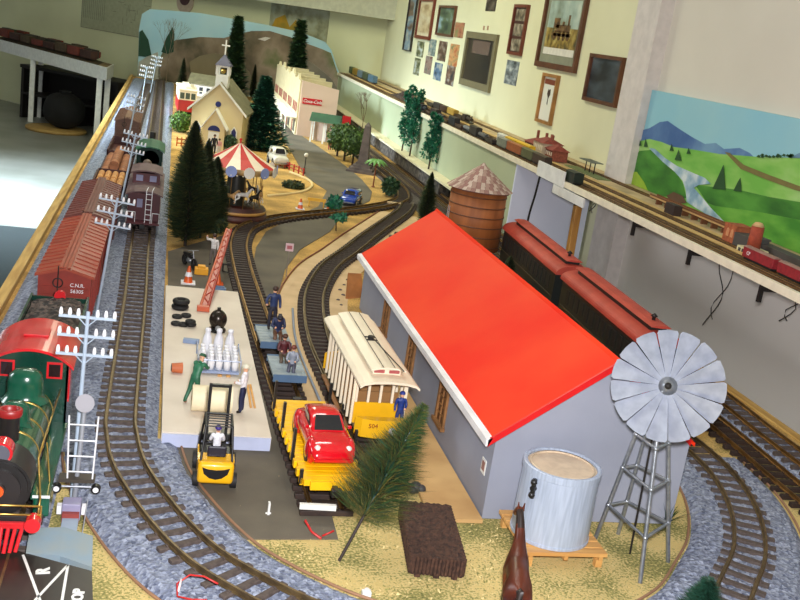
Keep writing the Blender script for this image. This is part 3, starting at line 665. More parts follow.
def gondola(label,x,yn,L,load,W=.098,sides=.040,group=None):
    r=empty('open_wagon',label,'freight wagon',(x,yn,RT1),group=group); hw=W/2
    b=MB().box(-hw,0,.028,hw,L,.034)
    for s in(-1,1): b.box(min(s*hw,s*hw-s*.004),0,.034,max(s*hw,s*hw-s*.004),L,.034+sides)
    b.box(-hw,0,.034,hw,.004,.034+sides).box(-hw,L-.004,.034,hw,L,.034+sides)
    k=.02
    while k<L: 
        for s in(-1,1): b.box(min(s*hw,s*hw+s*.003),k,.03,max(s*hw,s*hw+s*.003),k+.005,.034+sides)
        k+=.04
    b.build('body',gond,r); bogies(r,(.06,L-.06)); couplers(r,0,L)
    return r
g0=gondola('low flat wagon of yellow timber planks behind the second box wagon',X1,2.995,.22,0,sides=.004)
proto=None
pm=mat('yellow_plank',(220,166,74),.6,c2=(196,138,54),scale=30)
def piece(name,label,mk,places,m,cat,group):
    f=None
    for p in places:
        if f is None: f=mk(MB()).build(name,m); tag(f,label,cat,group); o=f
        else: o=f.copy(); COL.objects.link(o)
        o.location=p[:3]
        if len(p)>3: o.rotation_euler.z=p[3]
piece('plank','yellow sawn planks stacked on the low flat wagon',lambda b:b.box(-.0075,0,0,.0075,.205,.009,.001),[(X1-.036+.018*i,3.0,RT1+.0345+.0095*k) for k in range(3) for i in range(5)],pm,'plank','yellow planks on the flat wagon')
gondola('maroon open wagon loaded with short pale logs',X1,3.25,.30,0,sides=.042)
piece('log','short pale logs piled in the maroon open wagon',lambda b:b.cyl((0,0,0),(0,.12,0),.0105,n=10),[(X1-.034+.0225*i,3.265+.135*j,RT1+.046+.020*k,.0) for j in range(2) for k in range(2) for i in range(4)],logm,'log','pale logs in the maroon wagon')
gondola('maroon open wagon carrying long brown logs beyond the pale logs',X1,3.59,.40,0,sides=.02)
piece('log','long brown logs stacked on the further maroon wagon',lambda b:b.cyl((0,0,0),(0,.38,0),.017,n=12),[(X1-.028,3.60,RT1+.052),(X1+.028,3.60,RT1+.052),(X1,3.60,RT1+.080)],logm2,'log','long brown logs on the wagon')
gondola('furthest maroon open wagon on the left track',X1,4.03,.42,0,sides=.035)
boxcar('far dull brown box wagon at the head of the left track',X1,4.50,.45,(104,70,52),(120,86,64))
# ---- green locomotive with a red cab roof
XL=-.163
lo=empty('steam_locomotive','green steam locomotive with a bright red cab roof and brass handrails','locomotive',(XL,1.165,.0215),math.radians(0))
gd=mat('loco_dark_green',(16,58,46),.25,coat=.5,var=.1)
smoke=mat('smokebox_black',(30,28,28),.4)
b=MB().cyl((0,.075,.076),(0,.34,.076),.036,n=32); b.build('boiler',green_e,lo)
for y in(.12,.18,.24,.30): MB().cyl((0,y,.076),(0,y+.004,.076),.0367,n=32).build('boiler_band',goldp,lo)
MB().cyl((0,.012,.076),(0,.076,.076),.0375,n=32).cyl((0,.008,.076),(0,.012,.076),.034,n=32).build('smokebox',smoke,lo)
MB().cyl((0,.004,.076),(0,.008,.076),.026,n=24).cyl((0,.000,.076),(0,.005,.076),.009,n=16).build('smokebox_door',mat('door_black',(42,38,38),.35),lo)
MB().cyl((0,-.003,.076),(0,.0002,.076),.0075,n=16).build('number_plate',mat('plate_orange',(224,86,30),.4),lo)
b=MB().at(0,.095,.108); b.lathe([(.0125,0),(.0125,.030),(.0135,.034),(.0135,.036),(.010,.036)],20); b.build('chimney',smoke,lo)
MB().at(0,.095,.142).lathe([(.0145,0),(.0155,.003),(.0155,.009),(.0125,.010),(.0095,.009),(.0095,0)],20).build('chimney_cap',mat('dull_red',(150,30,30),.4),lo)
def dome(y,r,h,n='steam_dome'): MB().at(0,y,.104).lathe([(r*1.35,0),(r*1.15,.006),(r,.012),(r,h*.6),(r*.9,h*.82),(r*.55,h*.97),(0,h)],24).build(n,green_e,lo)
dome(.160,.018,.036,'sand_dome'); dome(.272,.024,.048)
b=MB().cyl((0,.015,.120),(0,.040,.120),.014,n=20); b.build('headlamp',red_e,lo); MB().cyl((0,.0135,.120),(0,.0152,.120),.011,n=20).build('headlamp_lens',mat('lamp_glass',(90,90,100),.1),lo)
# cab
b=MB(); cw=.052
b.box(-cw,.335,.03,-cw+.003,.45,.142).box(cw-.003,.335,.03,cw,.45,.142)
b.prism([(-cw,.03),(cw,.03),(cw,.142),(.03,.156),(0,.160),(-.03,.156),(-cw,.142)],.335,.339,'y'); b.build('cab',gd,lo)
for xx in(-.033,-.012,.012,.033):
    if abs(xx)>.02 or True:
        z0,z1=(.122,.141); 
        if abs(xx)<.02: continue
        f=MB().box(xx-.011,.3325,z0-.003,xx+.011,.335,z1+.003).build('window_frame',red_e,lo); MB().box(xx-.008,.332,z0,xx+.008,.3326,z1).build('pane',mat('cab_glass',(40,24,26),.1),f)
for s in(-1,1): MB().box(min(s*cw,s*cw+s*.0015),.36,.075,max(s*cw,s*cw+s*.0015),.40,.128).build('window_frame',red_e,lo)
P_=[(.060*math.sin(a)/math.sin(.9),.136+.026*(math.cos(a)-math.cos(.9))/(1-math.cos(.9))) for a in [(-.9+.1*i) for i in range(19)]]
MB().prism(P_+[(x,z+.004) for x,z in P_[::-1]],.322,.50,'y').build('cab_roof',red_e,lo)
MB().box(-.018,.39,.165,.018,.43,.169,.001).build('roof_hatch',red_e,lo)
# running boards, rails, pilot
for s in(-1,1):
    MB().box(min(s*.034,s*.056),.05,.045,max(s*.034,s*.056),.335,.050).box(min(s*.036,s*.056),.06,.016,max(s*.036,s*.056),.12,.045,.003).build('running_board',green_e,lo)
    MB().box(min(s*.036,s*.057),.049,.0475,max(s*.036,s*.057),.0502,.0510).build('running_board_trim',whitep,lo)
    q=[(s*.040,.06,.098),(s*.041,.12,.104),(s*.042,.20,.104),(s*.043,.33,.104)]; MB().tube(q,.0013,6).tube([(s*.040,.06,.098),(s*.048,.02,.060),(s*.048,.0,.045)],.0013,6).cyl((s*.046,.10,.105),(s*.052,.10,.05),.0011).build('handrail',goldp,lo)
    b=MB()
    for y in(.13,.19,.25): b.cyl((s*.0285-.003,y,.024),(s*.0285+.003,y,.024),.024,n=24)
    b.build('driving_wheels',wheelm,lo)
    b=MB(); b.cyl((s*.044,-.006,.042),(s*.044,-.026,.042),.0095,n=20); b.build('buffer_disc',red_e,lo)
    MB().cyl((s*.0225,.02,.014),(s*.0285,.02,.014),.014,n=20).build('pilot_wheel',wheelm,lo)
MB().box(-.054,-.006,.034,.054,.004,.046,.001).build('buffer_beam',smoke,lo)
MB().tube([(-.052,-.010,.062),(.052,-.010,.062)],.0014).tube([(-.052,-.010,.050),(.052,-.010,.050)],.0014).cyl((-.052,-.01,.062),(-.052,-.01,.04),.0012).cyl((.052,-.01,.062),(.052,-.01,.04),.0012).build('front_rail',goldp,lo)
b=MB()
for i in range(9):
    x=-.032+.008*i; b.cyl((x,-.010,.036),(x*.8,-.030+abs(x)*.3,.004),.0026,.0024,8)
b.box(-.034,-.014,.032,.034,-.007,.040,.001); b.build('cowcatcher',red_e,lo)
lo.scale=(1,.82,1)
# tender
te=empty('tender','dark green tender heaped with grey-brown coal behind the red cab','tender',(X1,1.588,.0215))
MB().box(-.052,0,.03,.052,.30,.034).box(-.052,0,.034,-.048,.30,.112).box(.048,0,.034,.052,.30,.112).box(-.052,.296,.034,.052,.30,.108).box(-.052,0,.034,.052,.004,.09).build('body',gd,te)
b=MB().cyl((0,.288,.112),(0,.298,.112),.0105,n=16).box(-.012,.286,.098,.012,.298,.103); b.build('tail_lamp',red_e,te)
bogies(te,(.07,.23))
vs=[];fs=[];N_=26
for j in range(N_+1):
    for i in range(N_+1): 
        u=-.047+.094*i/N_; v=.005+.288*j/N_; q=Vector((u,v,0)); vs.append((u,v,.100+.010*(1-(2*i/N_-1)**2)+.004*noise.noise(q*190)+.003*noise.noise(q*90)))
for j in range(N_):
    for i in range(N_): k=j*(N_+1)+i; fs.append((k,k+1,k+N_+2,k+N_+1))
o=MB().add(vs,fs).build('coal_heap',mat('coal_brown',(92,78,72),.8,c2=(34,28,28),scale=130,kind='voronoi',bump=.8),te,kind='stuff')
# ---- T2 train seen from behind: caboose and green engine
mar=mat('caboose_maroon',(84,24,32),.45,var=.15,scale=30); roofg=mat('caboose_roof',(104,78,80),.7,var=.15,scale=40)
cb=empty('caboose','maroon caboose with white end ladder and railings on the second track','caboose',(-.048,2.95,.0215))
MB().box(-.046,.035,.030,.046,.36,.112).build('body',mar,cb)
MB().box(-.048,0,.026,.048,.40,.032).build('platform',mar,cb)
P_=[(-.053,.110),(-.03,.119),(0,.122),(.03,.119),(.053,.110)]
MB().prism(P_+[(x,z+.004) for x,z in P_[::-1]],.0,.40,'y').build('roof',roofg,cb)
c=MB().box(-.040,.15,.12,.040,.27,.152).build('cupola',mar,cb)
for x in(-.02,.02): MB().box(x-.010,.149,.128,x+.010,.1502,.146).build('pane',mat('cupola_glass',(150,150,180),.15),c)
P_=[(-.047,.150),(-.025,.157),(0,.159),(.025,.157),(.047,.150)]
MB().prism(P_+[(x,z+.004) for x,z in P_[::-1]],.138,.282,'y').build('cupola_roof',roofg,cb)
MB().box(-.02,.033,.07,-.004,.0352,.095).build('end_window',mat('cupola_glass',0),cb)
b=MB()
for x in(.006,.022): b.cyl((x,-.002,.032),(x,-.002,.128),.0011,n=6)
for i in range(6): b.cyl((.006,-.002,.042+i*.015),(.022,-.002,.042+i*.015),.001,n=6)
b.cyl((.006,-.002,.128),(.010,.02,.134),.001,n=6).cyl((.022,-.002,.128),(.026,.02,.134),.001,n=6); b.build('ladder',whitep,cb)
b=MB()
for (x0,x1) in((-.046,-.022),(.026,.046)):
    b.cyl((x0,-.001,.062),(x1,-.001,.062),.0009,n=6)
    for x in(x0,x1): b.cyl((x,-.001,.032),(x,-.001,.062),.0009,n=6)
b.build('end_railing',whitep,cb)
bogies(cb,(.08,.32)); couplers(cb,0,.4)
ge=empty('green_tender_engine','green steam engine with a green cab roof ahead of the maroon caboose','locomotive',(-.052,3.42,.0215))
MB().box(-.048,0,.03,.048,.26,.036).box(-.048,0,.036,-.044,.26,.10).box(.044,0,.036,.048,.26,.10).box(-.048,0,.036,.048,.004,.10).box(-.044,.2,.036,.044,.26,.085).build('tender_body',smoke,ge)
MB().sph((0,.13,.085),.030,16,10,(1,1.6,.6)).sph((.014,.08,.088),.016).build('glossy_load',mat('load_green',(30,120,44),.15,coat=.7,var=.4,scale=60),ge)
MB().sph((-.005,.20,.098),.016,12,8).build('tank_cap',mat('brown_grey',(110,92,80),.5),ge)
P_=[(-.052,.128),(-.03,.140),(0,.144),(.03,.140),(.052,.128)]
MB().prism(P_+[(x,z+.004) for x,z in P_[::-1]],.28,.50,'y').build('cab_roof',mat('roof_green',(26,96,66),.35,var=.2,scale=30),ge)
MB().box(-.046,.30,.03,-.043,.42,.13).box(.043,.30,.03,.046,.42,.13).box(-.046,.42,.03,.046,.424,.13).build('cab',gd,ge)
MB().cyl((0,.42,.08),(0,.72,.08),.034,n=20).build('boiler',green_e,ge); MB().cyl((0,.68,.11),(0,.68,.15),.012,n=14).build('chimney',smoke,ge)
bogies(ge,(.06,.2)); bogies(ge,(.4,.62))
# ---- tramcar
X4=.374; tc=empty('tramcar','open cream tramcar with yellow ends and a clerestory roof','tram',(.391,1.532,RT4),math.radians(1.5))
yel=mat('tram_yellow',(238,182,26),.35,coat=.3,var=.06); crm=mat('tram_cream',(238,226,200),.45,c2=(230,216,190),scale=12); slat=mat('tram_brown_step',(150,96,46),.5,var=.2,scale=40)
TL=.315; hw=.046
MB().box(-hw+.004,.006,.020,hw-.004,TL-.006,.026).build('floor_pan',mat('tram_floor',(120,104,84),.6),tc)
b=MB(); 
for s in(-1,1): b.box(min(s*hw,s*(hw+.008)),.03,.012,max(s*hw,s*(hw+.008)),TL-.03,.016,.001)
b.build('side_step',slat,tc)
for y,s in((0,-1),(TL,1)):
    pr_=[(-hw,y),(-hw*.8,y+s*.012),(-hw*.3,y+s*.018),(hw*.3,y+s*.018),(hw*.8,y+s*.012),(hw,y)]
    MB().prism(pr_ if s<0 else pr_[::-1],.018,.050).build('dash_panel',yel,tc)
    MB().box(-hw+.002,min(y-s*.028,y-s*.031),.026,hw-.002,max(y-s*.028,y-s*.031),.064).build('bulkhead_panel',yel,tc)
    b=MB()
    for i in range(5): 
        x=-hw+.004+i*(2*hw-.008)/4; b.box(x-.002,min(y-s*.028,y-s*.032),.064,x+.002,max(y-s*.028,y-s*.032),.112)
    b.box(-hw,min(y-s*.028,y-s*.032),.098,hw,max(y-s*.028,y-s*.032),.112); b.build('end_frame',crm,tc)
b=MB().cyl((.016,-.0185,.032),(.016,-.0205,.032),.0065,n=16); b.build('headlamp',whitep,tc)
lettering('504',.011,mat('number_brown',(150,60,20),.5),tc,Matrix.Translation((-.018,-.0186,.040))@Matrix.Rotation(PI/2,4,'X'))
n=9
for s in(-1,1):
    for i in range(n):
        y=.034+i*(TL-.068)/(n-1); MB().box(s*hw-.002,y-.0022,.022,s*hw+.002,y+.0022,.112).build('pillar',crm,tc)
for i in range(7):
    y=.060+i*(TL-.12)/6; MB().box(-hw+.006,y-.008,.026,hw-.006,y+.008,.044).box(-hw+.006,y-.001,.044,hw-.006,y+.002,.072).build('seat',mat('bench_wood',(150,110,66),.5),tc)
P_=[(-.051,.109),(-.044,.114),(-.028,.1175),(0,.119),(.028,.1175),(.044,.114),(.051,.109)]
MB().prism(P_+[(x,z+.004) for x,z in P_[::-1]],-.026,TL+.026,'y').build('roof',crm,tc)
c=MB().box(-.024,.012,.119,.024,TL-.012,.132).build('clerestory',crm,tc)
b=MB()
for s in(-1,1):
    for i in range(9): y=.022+i*.031; b.box(min(s*.024,s*.0248),y,.1245,max(s*.024,s*.0248),y+.024,.130)
for x in(-.013,.013): b.box(x-.009,.0112,.1245,x+.009,.012,.130)
b.build('clerestory_panes',mat('clerestory_red',(168,84,84),.4),c)
P_=[(-.030,.131),(-.015,.1345),(0,.1355),(.015,.1345),(.030,.131)]
MB().prism(P_+[(x,z+.003) for x,z in P_[::-1]],.0,TL-.0,'y').build('clerestory_roof',crm,tc)
b=MB().cyl((0,.15,.137),(0,.15,.144),.006,n=10).cyl((0,.155,.143),(.008,-.06,.155),.0010,n=6).box(-.010,.140,.1385,.010,.143,.140).box(-.010,.157,.1385,.010,.160,.140).cyl((-.010,.0,.139),(-.010,.31,.139),.0006,n=5).cyl((.010,.0,.139),(.010,.31,.139),.0006,n=5); b.build('trolley_pole',dark,tc)
bogies(tc,(.09,TL-.09),w=.030,r=.011)
tcd=person('motorman in a blue coat and cap on the near end of the cream tramcar',(.388+.034,1.535+.002,RT4+.026),PI,.072,(24,54,130),(30,50,110),pose=dict(hl=(-.06,.14,.56),el=(-.12,.04,.64)),hat=(20,50,140))
# guard rail strip beside the tram
o=edge(T4[1:5],-.052,'kerb_rail','blue-grey strip lying along the near side of the tram track',r=.0028,m=mat('strip_bluegrey',(140,150,166),.5),z=.008)
# ---- yellow flatcar with the red car
yf=empty('yellow_flatcar','bright yellow flatcar with black stakes carrying the red car','flatcar',(.280,1.322,RT3),math.radians(3))
yfm=mat('flatcar_yellow',(250,196,10),.4,c2=(240,182,8),scale=20); FL=.31
b=MB().box(-.045,0,.024,.045,FL,.032)
for i in range(20): b.box(-.0455,i*FL/20+.001,.032,.0455,(i+1)*FL/20-.001,.0335)
for s in(-1,1):
    for i in range(11): b.box(min(s*.045,s*.050),.006+i*.028,.022,max(s*.045,s*.050),.018+i*.028,.034,.0008)
b.box(-.036,-.006,.020,.036,0,.033); b.build('deck',yfm,yf)
for s in(-1,1):
    for y in(.006,.085,.19,.285): MB().box(s*.048-.0022,y,.024,s*.048+.0022,y+.006,(.046 if y<.01 else .076)).build('stake',black,yf)
bogies(yf,(.06,FL-.06)); couplers(yf,0,FL)
# ---- passenger coaches
cg=mat('coach_green',(16,24,20),.5,coat=0,var=.2,scale=30); cr=mat('coach_roof',(186,72,54),.6,c2=(168,60,46),scale=20); cgl=mat('coach_glass',(20,14,12),.6)
def coach(label,p0,p1,H=.150,W=.094):
    p0=Vector(p0);p1=Vector(p1); d=p1-p0; L=d.length; rz=math.atan2(d.y,d.x)-PI/2
    r=empty('passenger_coach',label,'coach',(p0.x,p0.y,RT2),rz); hw=W/2
    MB().box(-hw,.0,.022,hw,L,.118).build('body',cg,r)
    P_=[((hw+.004)*math.sin(a)/1.0,.116+.023*math.cos(a)**.8 if abs(a)<1.55 else .116) for a in [(-PI/2+PI*i/20) for i in range(21)]]
    n=5; b=MB(); b.prism(P_,-.012,L+.012,'y'); b.build('roof',cr,r)
    c=MB().box(-.019,.02,.138,.019,L-.02,.147).build('clerestory',cg,r)
    MB().prism([(-.023,.147),(-.01,.1505),(.01,.1505),(.023,.147),(.0,.146)],.004,L-.004,'y').build('clerestory_roof',cr,r)
    for s in(-1,1):
        k=.04; n=0
        while k<L-.03: MB().box(min(s*hw,s*(hw+.0012)),k,.072,max(s*hw,s*(hw+.0012)),k+.020,.104).build('window',cgl,r); k+=.036
        MB().box(min(s*hw,s*(hw+.001)),.01,.060,max(s*hw,s*(hw+.001)),L-.01,.0625).build('gold_line',mat('dull_gold',(70,58,40),.5),r)
        MB().box(min(s*hw,s*(hw+.001)),.01,.109,max(s*hw,s*(hw+.001)),L-.01,.113).build('letter_board',mat('board_red',(52,24,20),.5),r)
    MB().at(.0,L*.10,.150).lathe([(.004,0),(.004,.006),(.008,.008),(0,.014)],10).build('roof_vent',dark,r)
    bogies(r,(.08,L-.08)); couplers(r,0,L)
    r.scale.z=1.13
    return r
coach('nearer dark green coach with a red roof behind the shed',(1.022,1.80,0),(1.050,2.30,0))
coach('further dark green coach with a red roof behind the shed',(1.053,2.36,0),(1.087,2.90,0))
# ---- handcars
hb=mat('handcar_blue',(150,164,172),.5,var=.12,scale=30)
def handcar(label,x,y,rz):
    r=empty('handcar',label,'rail trolley',(x,y,RT3),rz)
    b=MB().box(-.031,0,.020,.031,.110,.027,.001)
    for i in range(6): b.box(-.032,i*.0185,.027,.032,i*.0185+.017,.0285)
    b.build('deck',hb,r); 
    for y_ in(-.003,.110): MB().box(-.032,y_,.016,.032,y_+.003,.030).build('end_beam',mat('beam_blue',(84,112,144),.5),r)
    axle(r,.022,.012); axle(r,.088,.012); return r
handcar('further blue-grey rail trolley with the man in the suit',.253,1.955,.03); handcar('nearer blue-grey rail trolley with a reclining passenger',.262,1.765,.02)
# ================================================================= small road vehicles
glassd=mat('car_glass',(26,28,34),.08,coat=.5); tyre=mat('tyre_rubber',(22,21,22),.7)
def car(label,loc,rz,col,L=.165,beetle=True,name='toy_car',group=None,s=1):
    r=empty(name,label,'car',loc,rz,group); m=mat('car_%d_%d_%d'%col,col,.15,coat=1,var=.05)
    # lofted body, length along Y (front at -Y)
    W=.072; st=[(0,.030,.022,.016),(.05,.034,.032,.012),(.15,.0355,.037,.010),(.30,.036,.040,.010),(.5,.036,.040,.010),(.7,.036,.040,.010),(.88,.035,.037,.011),(.97,.032,.030,.014),(1,.026,.024,.017)]
    if not beetle: st=[(0,.032,.030,.012),(.05,.035,.036,.010),(.3,.036,.040,.010),(.6,.036,.041,.010),(.95,.036,.040,.010),(1,.033,.034,.013)]
    def loft(st,zoff=0):
        vs=[];fs=[];m_=16
        for u,hw,zt,zb in st:
            for k in range(m_):
                a=2*PI*k/m_; c,s_=math.cos(a),math.sin(a); e=.55
                x=hw*(abs(c)**e)*(1 if c>=0 else -1); z=(zt+zb)/2+(zt-zb)/2*(abs(s_)**e)*(1 if s_>=0 else -1); vs.append((x,u*L,z))
        n=len(st)
        for i in range(n-1):
            for k in range(m_): fs.append((i*m_+k,i*m_+(k+1)%m_,(i+1)*m_+(k+1)%m_,(i+1)*m_+k))
        fs.append(list(range(m_))); fs.append([(n-1)*m_+k for k in range(m_)]); return vs,fs
    MB().add(*loft(st),True).build('body',m,r)
    if beetle: cs=[(.30,.026,.040,.034),(.38,.027,.050,.034),(.46,.0265,.058,.034),(.58,.026,.060,.034),(.72,.025,.056,.034),(.84,.023,.047,.034),(.92,.018,.038,.034)]
    else: cs=[(.28,.030,.042,.034),(.36,.030,.060,.034),(.6,.030,.063,.034),(.9,.030,.062,.034),(.96,.029,.050,.034)]
    g=[(u,hw*1.0,zt-.002,zb) for u,hw,zt,zb in cs]
    MB().add(*loft(cs),True).build('cabin',m,r)
    if beetle: ws=[(-.020,.036*L/.165),(.020,0)]
    # glazing patches
    uz={True:((.305,.041),(.445,.0585)),False:((.27,.043),(.345,.0605))}[beetle]
    (ya,za),(yb,zb)=uz; ya*=L; yb*=L
    MB().add([(-.023,ya-.001,za+.001),(.023,ya-.001,za+.001),(.019,yb-.002,zb-.001),(-.019,yb-.002,zb-.001)],[(0,1,2,3)]).add([(-.0225,ya+.001,za),(.0225,ya+.001,za),(.0185,yb,zb-.002),(-.0185,yb,zb-.002)],[(3,2,1,0)]).build('windscreen',glassd,r)
    for s_ in(-1,1):
        w=.0275 if beetle else .031; MB().prism([(.40*L,.041),(.47*L,.054),(.62*L,.055),(.70*L,.041)],s_*w-.0006,s_*w+.0006,'x').build('side_window',glassd,r)
        for yy in(.18,.80):
            b=MB(); b.cyl((s_*.030,yy*L,.014),(s_*.0375,yy*L,.014),.014,n=20); b.mm(1).cyl((s_*.0374,yy*L,.014),(s_*.038,yy*L,.014),.008,n=16); b.build('wheel',[tyre,steel],r)
            if beetle: MB().sph((s_*.030,yy*L,.018),.022,14,10,(.42,1,.95)).build('fender',m,r)
        MB().sph((s_*.024,.012,.029),.0055,10,6).build('headlight',mat('headlight_glass',(225,220,215),.1),r)
        MB().box(s_*.034-.003,.33*L,.042,s_*.034+.003,.36*L,.047,.001).build('mirror',m,r)
    MB().box(-.030,-.003,.013,.030,.002,.018,.001).build('bumper',m if beetle else steel,r)
    r.scale=(s,s,s); return r
car('shiny red rounded car riding on the yellow flatcar',(.282,1.356,RT3+.0335),math.radians(3),(206,10,28),.176)
q=G(346,206,.002); car('small blue car parked on the asphalt road by the roundabout',(q.x-.0,q.y,.002),math.radians(-25),(28,70,170),.130,False,name='toy_car',s=.95)
q=G(281,168,.002); car('white and grey van behind the red fence beside the carousel',(q.x,q.y,.002),math.radians(10),(222,220,206),.130,False,name='toy_van',s=1.05); bpy.data.objects['toy_van'].scale.z=1.4
# ================================================================= loading dock and its load
DX0,DX1,DY0,DY1,DH=.031,.205,1.53,2.40,.025
dk=MB(); dk.prism([(DX0,DY0),(DX1+.003,DY0-.004),(DX1-.004,DY1-.006),(DX0-.003,DY1)],.002,DH); d_=dk.build('loading_dock',mat('dock_board',(224,213,198),.7,c2=(214,202,186),scale=14)); tag(d_,'long flat beige loading dock with a pale blue edge','platform')
MB().box(DX0+.001,DY0-.0075,.002,DX1+.002,DY0-.0042,DH-.001).build('edge_facing',mat('dock_edge_blue',(186,194,222),.6),d_)
def D(px,py): return G(px,py,DH)
def tyres(px,py,n,R_,label,group):
    pass
def ty_mesh(R_,r): 
    b=MB(); b.lathe([(R_-r+r*math.cos(a)*1.0,r*.95+r*.95*math.sin(a)) for a in [2*PI*j/12 for j in range(13)]],24); return b
T_=[]
q=D(180,309); big=[(q.x,q.y,DH),(q.x+.0015,q.y+.001,DH+.0122)]
for i,p in enumerate(big): tag(ty_mesh(.0195,.0062).build('tyre',tyre,loc=p),('lower' if i==0 else 'upper')+' of the two big black tyres stacked at the back of the dock','tyre')
for (px,py,k,lab) in((177,318,0,'small black tyre lying behind the others on the dock, left side'),(186,317,0,'small black tyre tilted beside its back left neighbour'),(176,325,0,'small black tyre at the front left of the scattered tyres'),(183,326,0,'small black tyre half under the front right one'),(191,326,0,'small black tyre at the bottom of the front right pair'),(190,322,1,'small black tyre on top of the front right pair')):
    q=D(px,py+ (5 if k else 0)); o=tag(ty_mesh(.0115,.0040).build('tyre',tyre,loc=(q.x,q.y,DH+(.0085 if k else 0))),lab,'tyre')
q=D(191,343); tag(MB().box(-.016,-.006,0,.016,.006,.009,.001).build('blue_box',mat('toolbox_blue',(130,150,184),.5),loc=(q.x,q.y,DH),rz=-.12),'blue-grey toolbox lying on the dock','box')
q=D(176,373); bk_=empty('clay_bucket','small orange clay bucket on its side on the dock','bucket',(q.x,q.y,DH)); MB().cyl((-.009,0,.010),(.011,.002,.010),.0085,.0105,16).build('bowl',mat('terracotta',(196,106,62),.6),bk_); MB().cyl((-.010,0,.010),(-.0092,0,.010),.006,n=12).build('opening',black,bk_)
# dark pot-bellied boiler
q=D(217,331); bo=empty('pot_boiler','squat dark brown boiler on a base at the back of the milk cans','boiler',(q.x,q.y,DH))
MB().lathe([(0,0),(.018,0),(.018,.006),(.012,.008)],20).build('base',black,bo); MB().sph((0,0,.026),.019,20,14,(1,1,1.15)).build('drum',mat('bronze_drum',(52,44,38),.25,metal=.5),bo); MB().cyl((0,0,.046),(0,.0,.053),.004,n=10).build('neck',black,bo); MB().cyl((0,-.017,.012),(0,-.020,.012),.006,n=12).build('hatch',steel,bo)
# wheeled pallet with white bottles/cans
cart=empty('can_cart','light steel cart loaded with rows of white cans','cart',(D(218,372).x,D(218,372).y,DH))
MB().box(-.038,-.02,.004,.038,.075,.008).build('tray',mat('cart_blue',(150,166,200),.4),cart)
b=MB()
for x in(-.040,.040): b.cyl((x,-.02,.008),(x,-.02,.034),.0014,n=6).cyl((x,.075,.008),(x,.075,.034),.0014,n=6).cyl((x,-.02,.03),(x,.075,.03),.0014,n=6)
b.cyl((-.040,-.02,.03),(.040,-.02,.03),.0014,n=6); b.build('rail',mat('cart_rail',(190,200,224),.3,metal=.3),cart)
f=None; cx0,cy0=cart.location.x,cart.location.y
for j in range(4):
    for i in range(5):
        p=(cx0-.030+.015*i,cy0-.008+.0185*j,DH+.0085)
        if f is None:
            f=empty('milk_can','white milk can standing among the rows of cans on the cart','can',p,group='white cans on the dock cart')
            MB().lathe([(0,0),(.0065,0),(.0068,.014),(.0062,.018),(.0035,.023),(.0035,.026)],14).build('body',whitep,f); MB().lathe([(.0045,.026),(.005,.0275),(.0045,.030),(0,.0305)],12).build('lid',whitep,f)
        else: dup(f,p)
    # two smoothed sacks lying over the back rows
for i,dx in enumerate((-.022,.0,.022)):
    o=MB().lathe([(0,0),(.0085,0),(.0092,.006),(.0092,.030),(.0075,.040),(.005,.046),(.005,.050),(.006,.052),(.005,.056),(0,.057)],18).build('white_churn',mat('churn_white',(236,236,242),.3),loc=(cx0+dx,cy0+.068,DH+.0085)); tag(o,['leftmost','middle','rightmost'][i]+' of the three tall white churns at the back of the can cart','churn')
# cream roll on the forks + forklift
q=D(219,420); ry=D(219,414).y
roll=empty('paper_roll','large cream roll carried across the forklift forks','roll',(.112,ry+.010,DH+.0235)); 
MB().cyl((-.034,0,0),(.034,0,0),.0225,n=28).build('roll_body',mat('cream_paper',(240,226,190),.6),roll); MB().cyl((-.0345,0,0),(-.0342,0,0),.005,n=12).build('core',mat('core_brown',(170,130,90),.6),roll)
fk=empty('forklift','yellow and black forklift truck parked against the loading dock','forklift',(.111,1.375,.0025),math.radians(-1.5)); fk.scale=(1.16,1.1,1.1)
fy=mat('forklift_yellow',(246,184,20),.35,coat=.3)
b=MB(); b.prism([(.010,.008),(.090,.008),(.090,.026),(.036,.026),(.032,.040),(.010,.040)],-.023,.023,'x').box(-.023,-.0040,.010,.023,.012,.041,.005); b.build('chassis',fy,fk)
b=MB(); b.prism([(-.0175,.035),(-.010,.0325),(0,.0315),(.010,.0325),(.0175,.035),(.015,.026),(.008,.020),(0,.018),(-.008,.020),(-.015,.026)],-.0052,-.0038,'y'); b.build('grille',black,fk)
MB().box(-.021,.030,.027,.021,.088,.030).build('floor_plate',black,fk)
for s in(-1,1):
    for y in(.012,.072): MB().cyl((s*.020,y,.0105),(s*.028,y,.0105),.0105 if y<.05 else .013,n=18).cyl((s*.028,y,.0105),(s*.0285,y,.0105),.005,n=12).build('wheel',tyre,fk)
    MB().cyl((s*.020,.006,.038),(s*.017,.022,.084),.0016,n=8).cyl((s*.017,.022,.084),(s*.017,.068,.084),.0016,n=8).cyl((s*.017,.068,.084),(s*.021,.088,.028),.0016,n=8).build('cage_post',black,fk)
    MB().box(s*.013-.002,.096,.010,s*.013+.002,.100,.116).build('mast',black,fk)
    MB().box(s*.011-.0025,.098,.0215+.0045,s*.011+.0025,.150,.0235+.0045).build('fork',black,fk)
b=MB()
for i in range(6): b.cyl((-.017,.022+i*.009,.084),(.017,.022+i*.009,.084),.001,n=6)
b.build('overhead_guard',black,fk)
MB().box(-.015,.0955,.112,.015,.1005,.116).box(-.015,.0955,.070,.015,.0985,.073).box(-.022,.0965,.030,.022,.1015,.040).build('mast_crossbar',black,fk)
MB().box(-.012,.020,.030,.012,.034,.046,.002).box(-.012,.018,.040,.012,.022,.056,.002).build('seat',mat('seat_navy',(26,26,44),.5),fk)
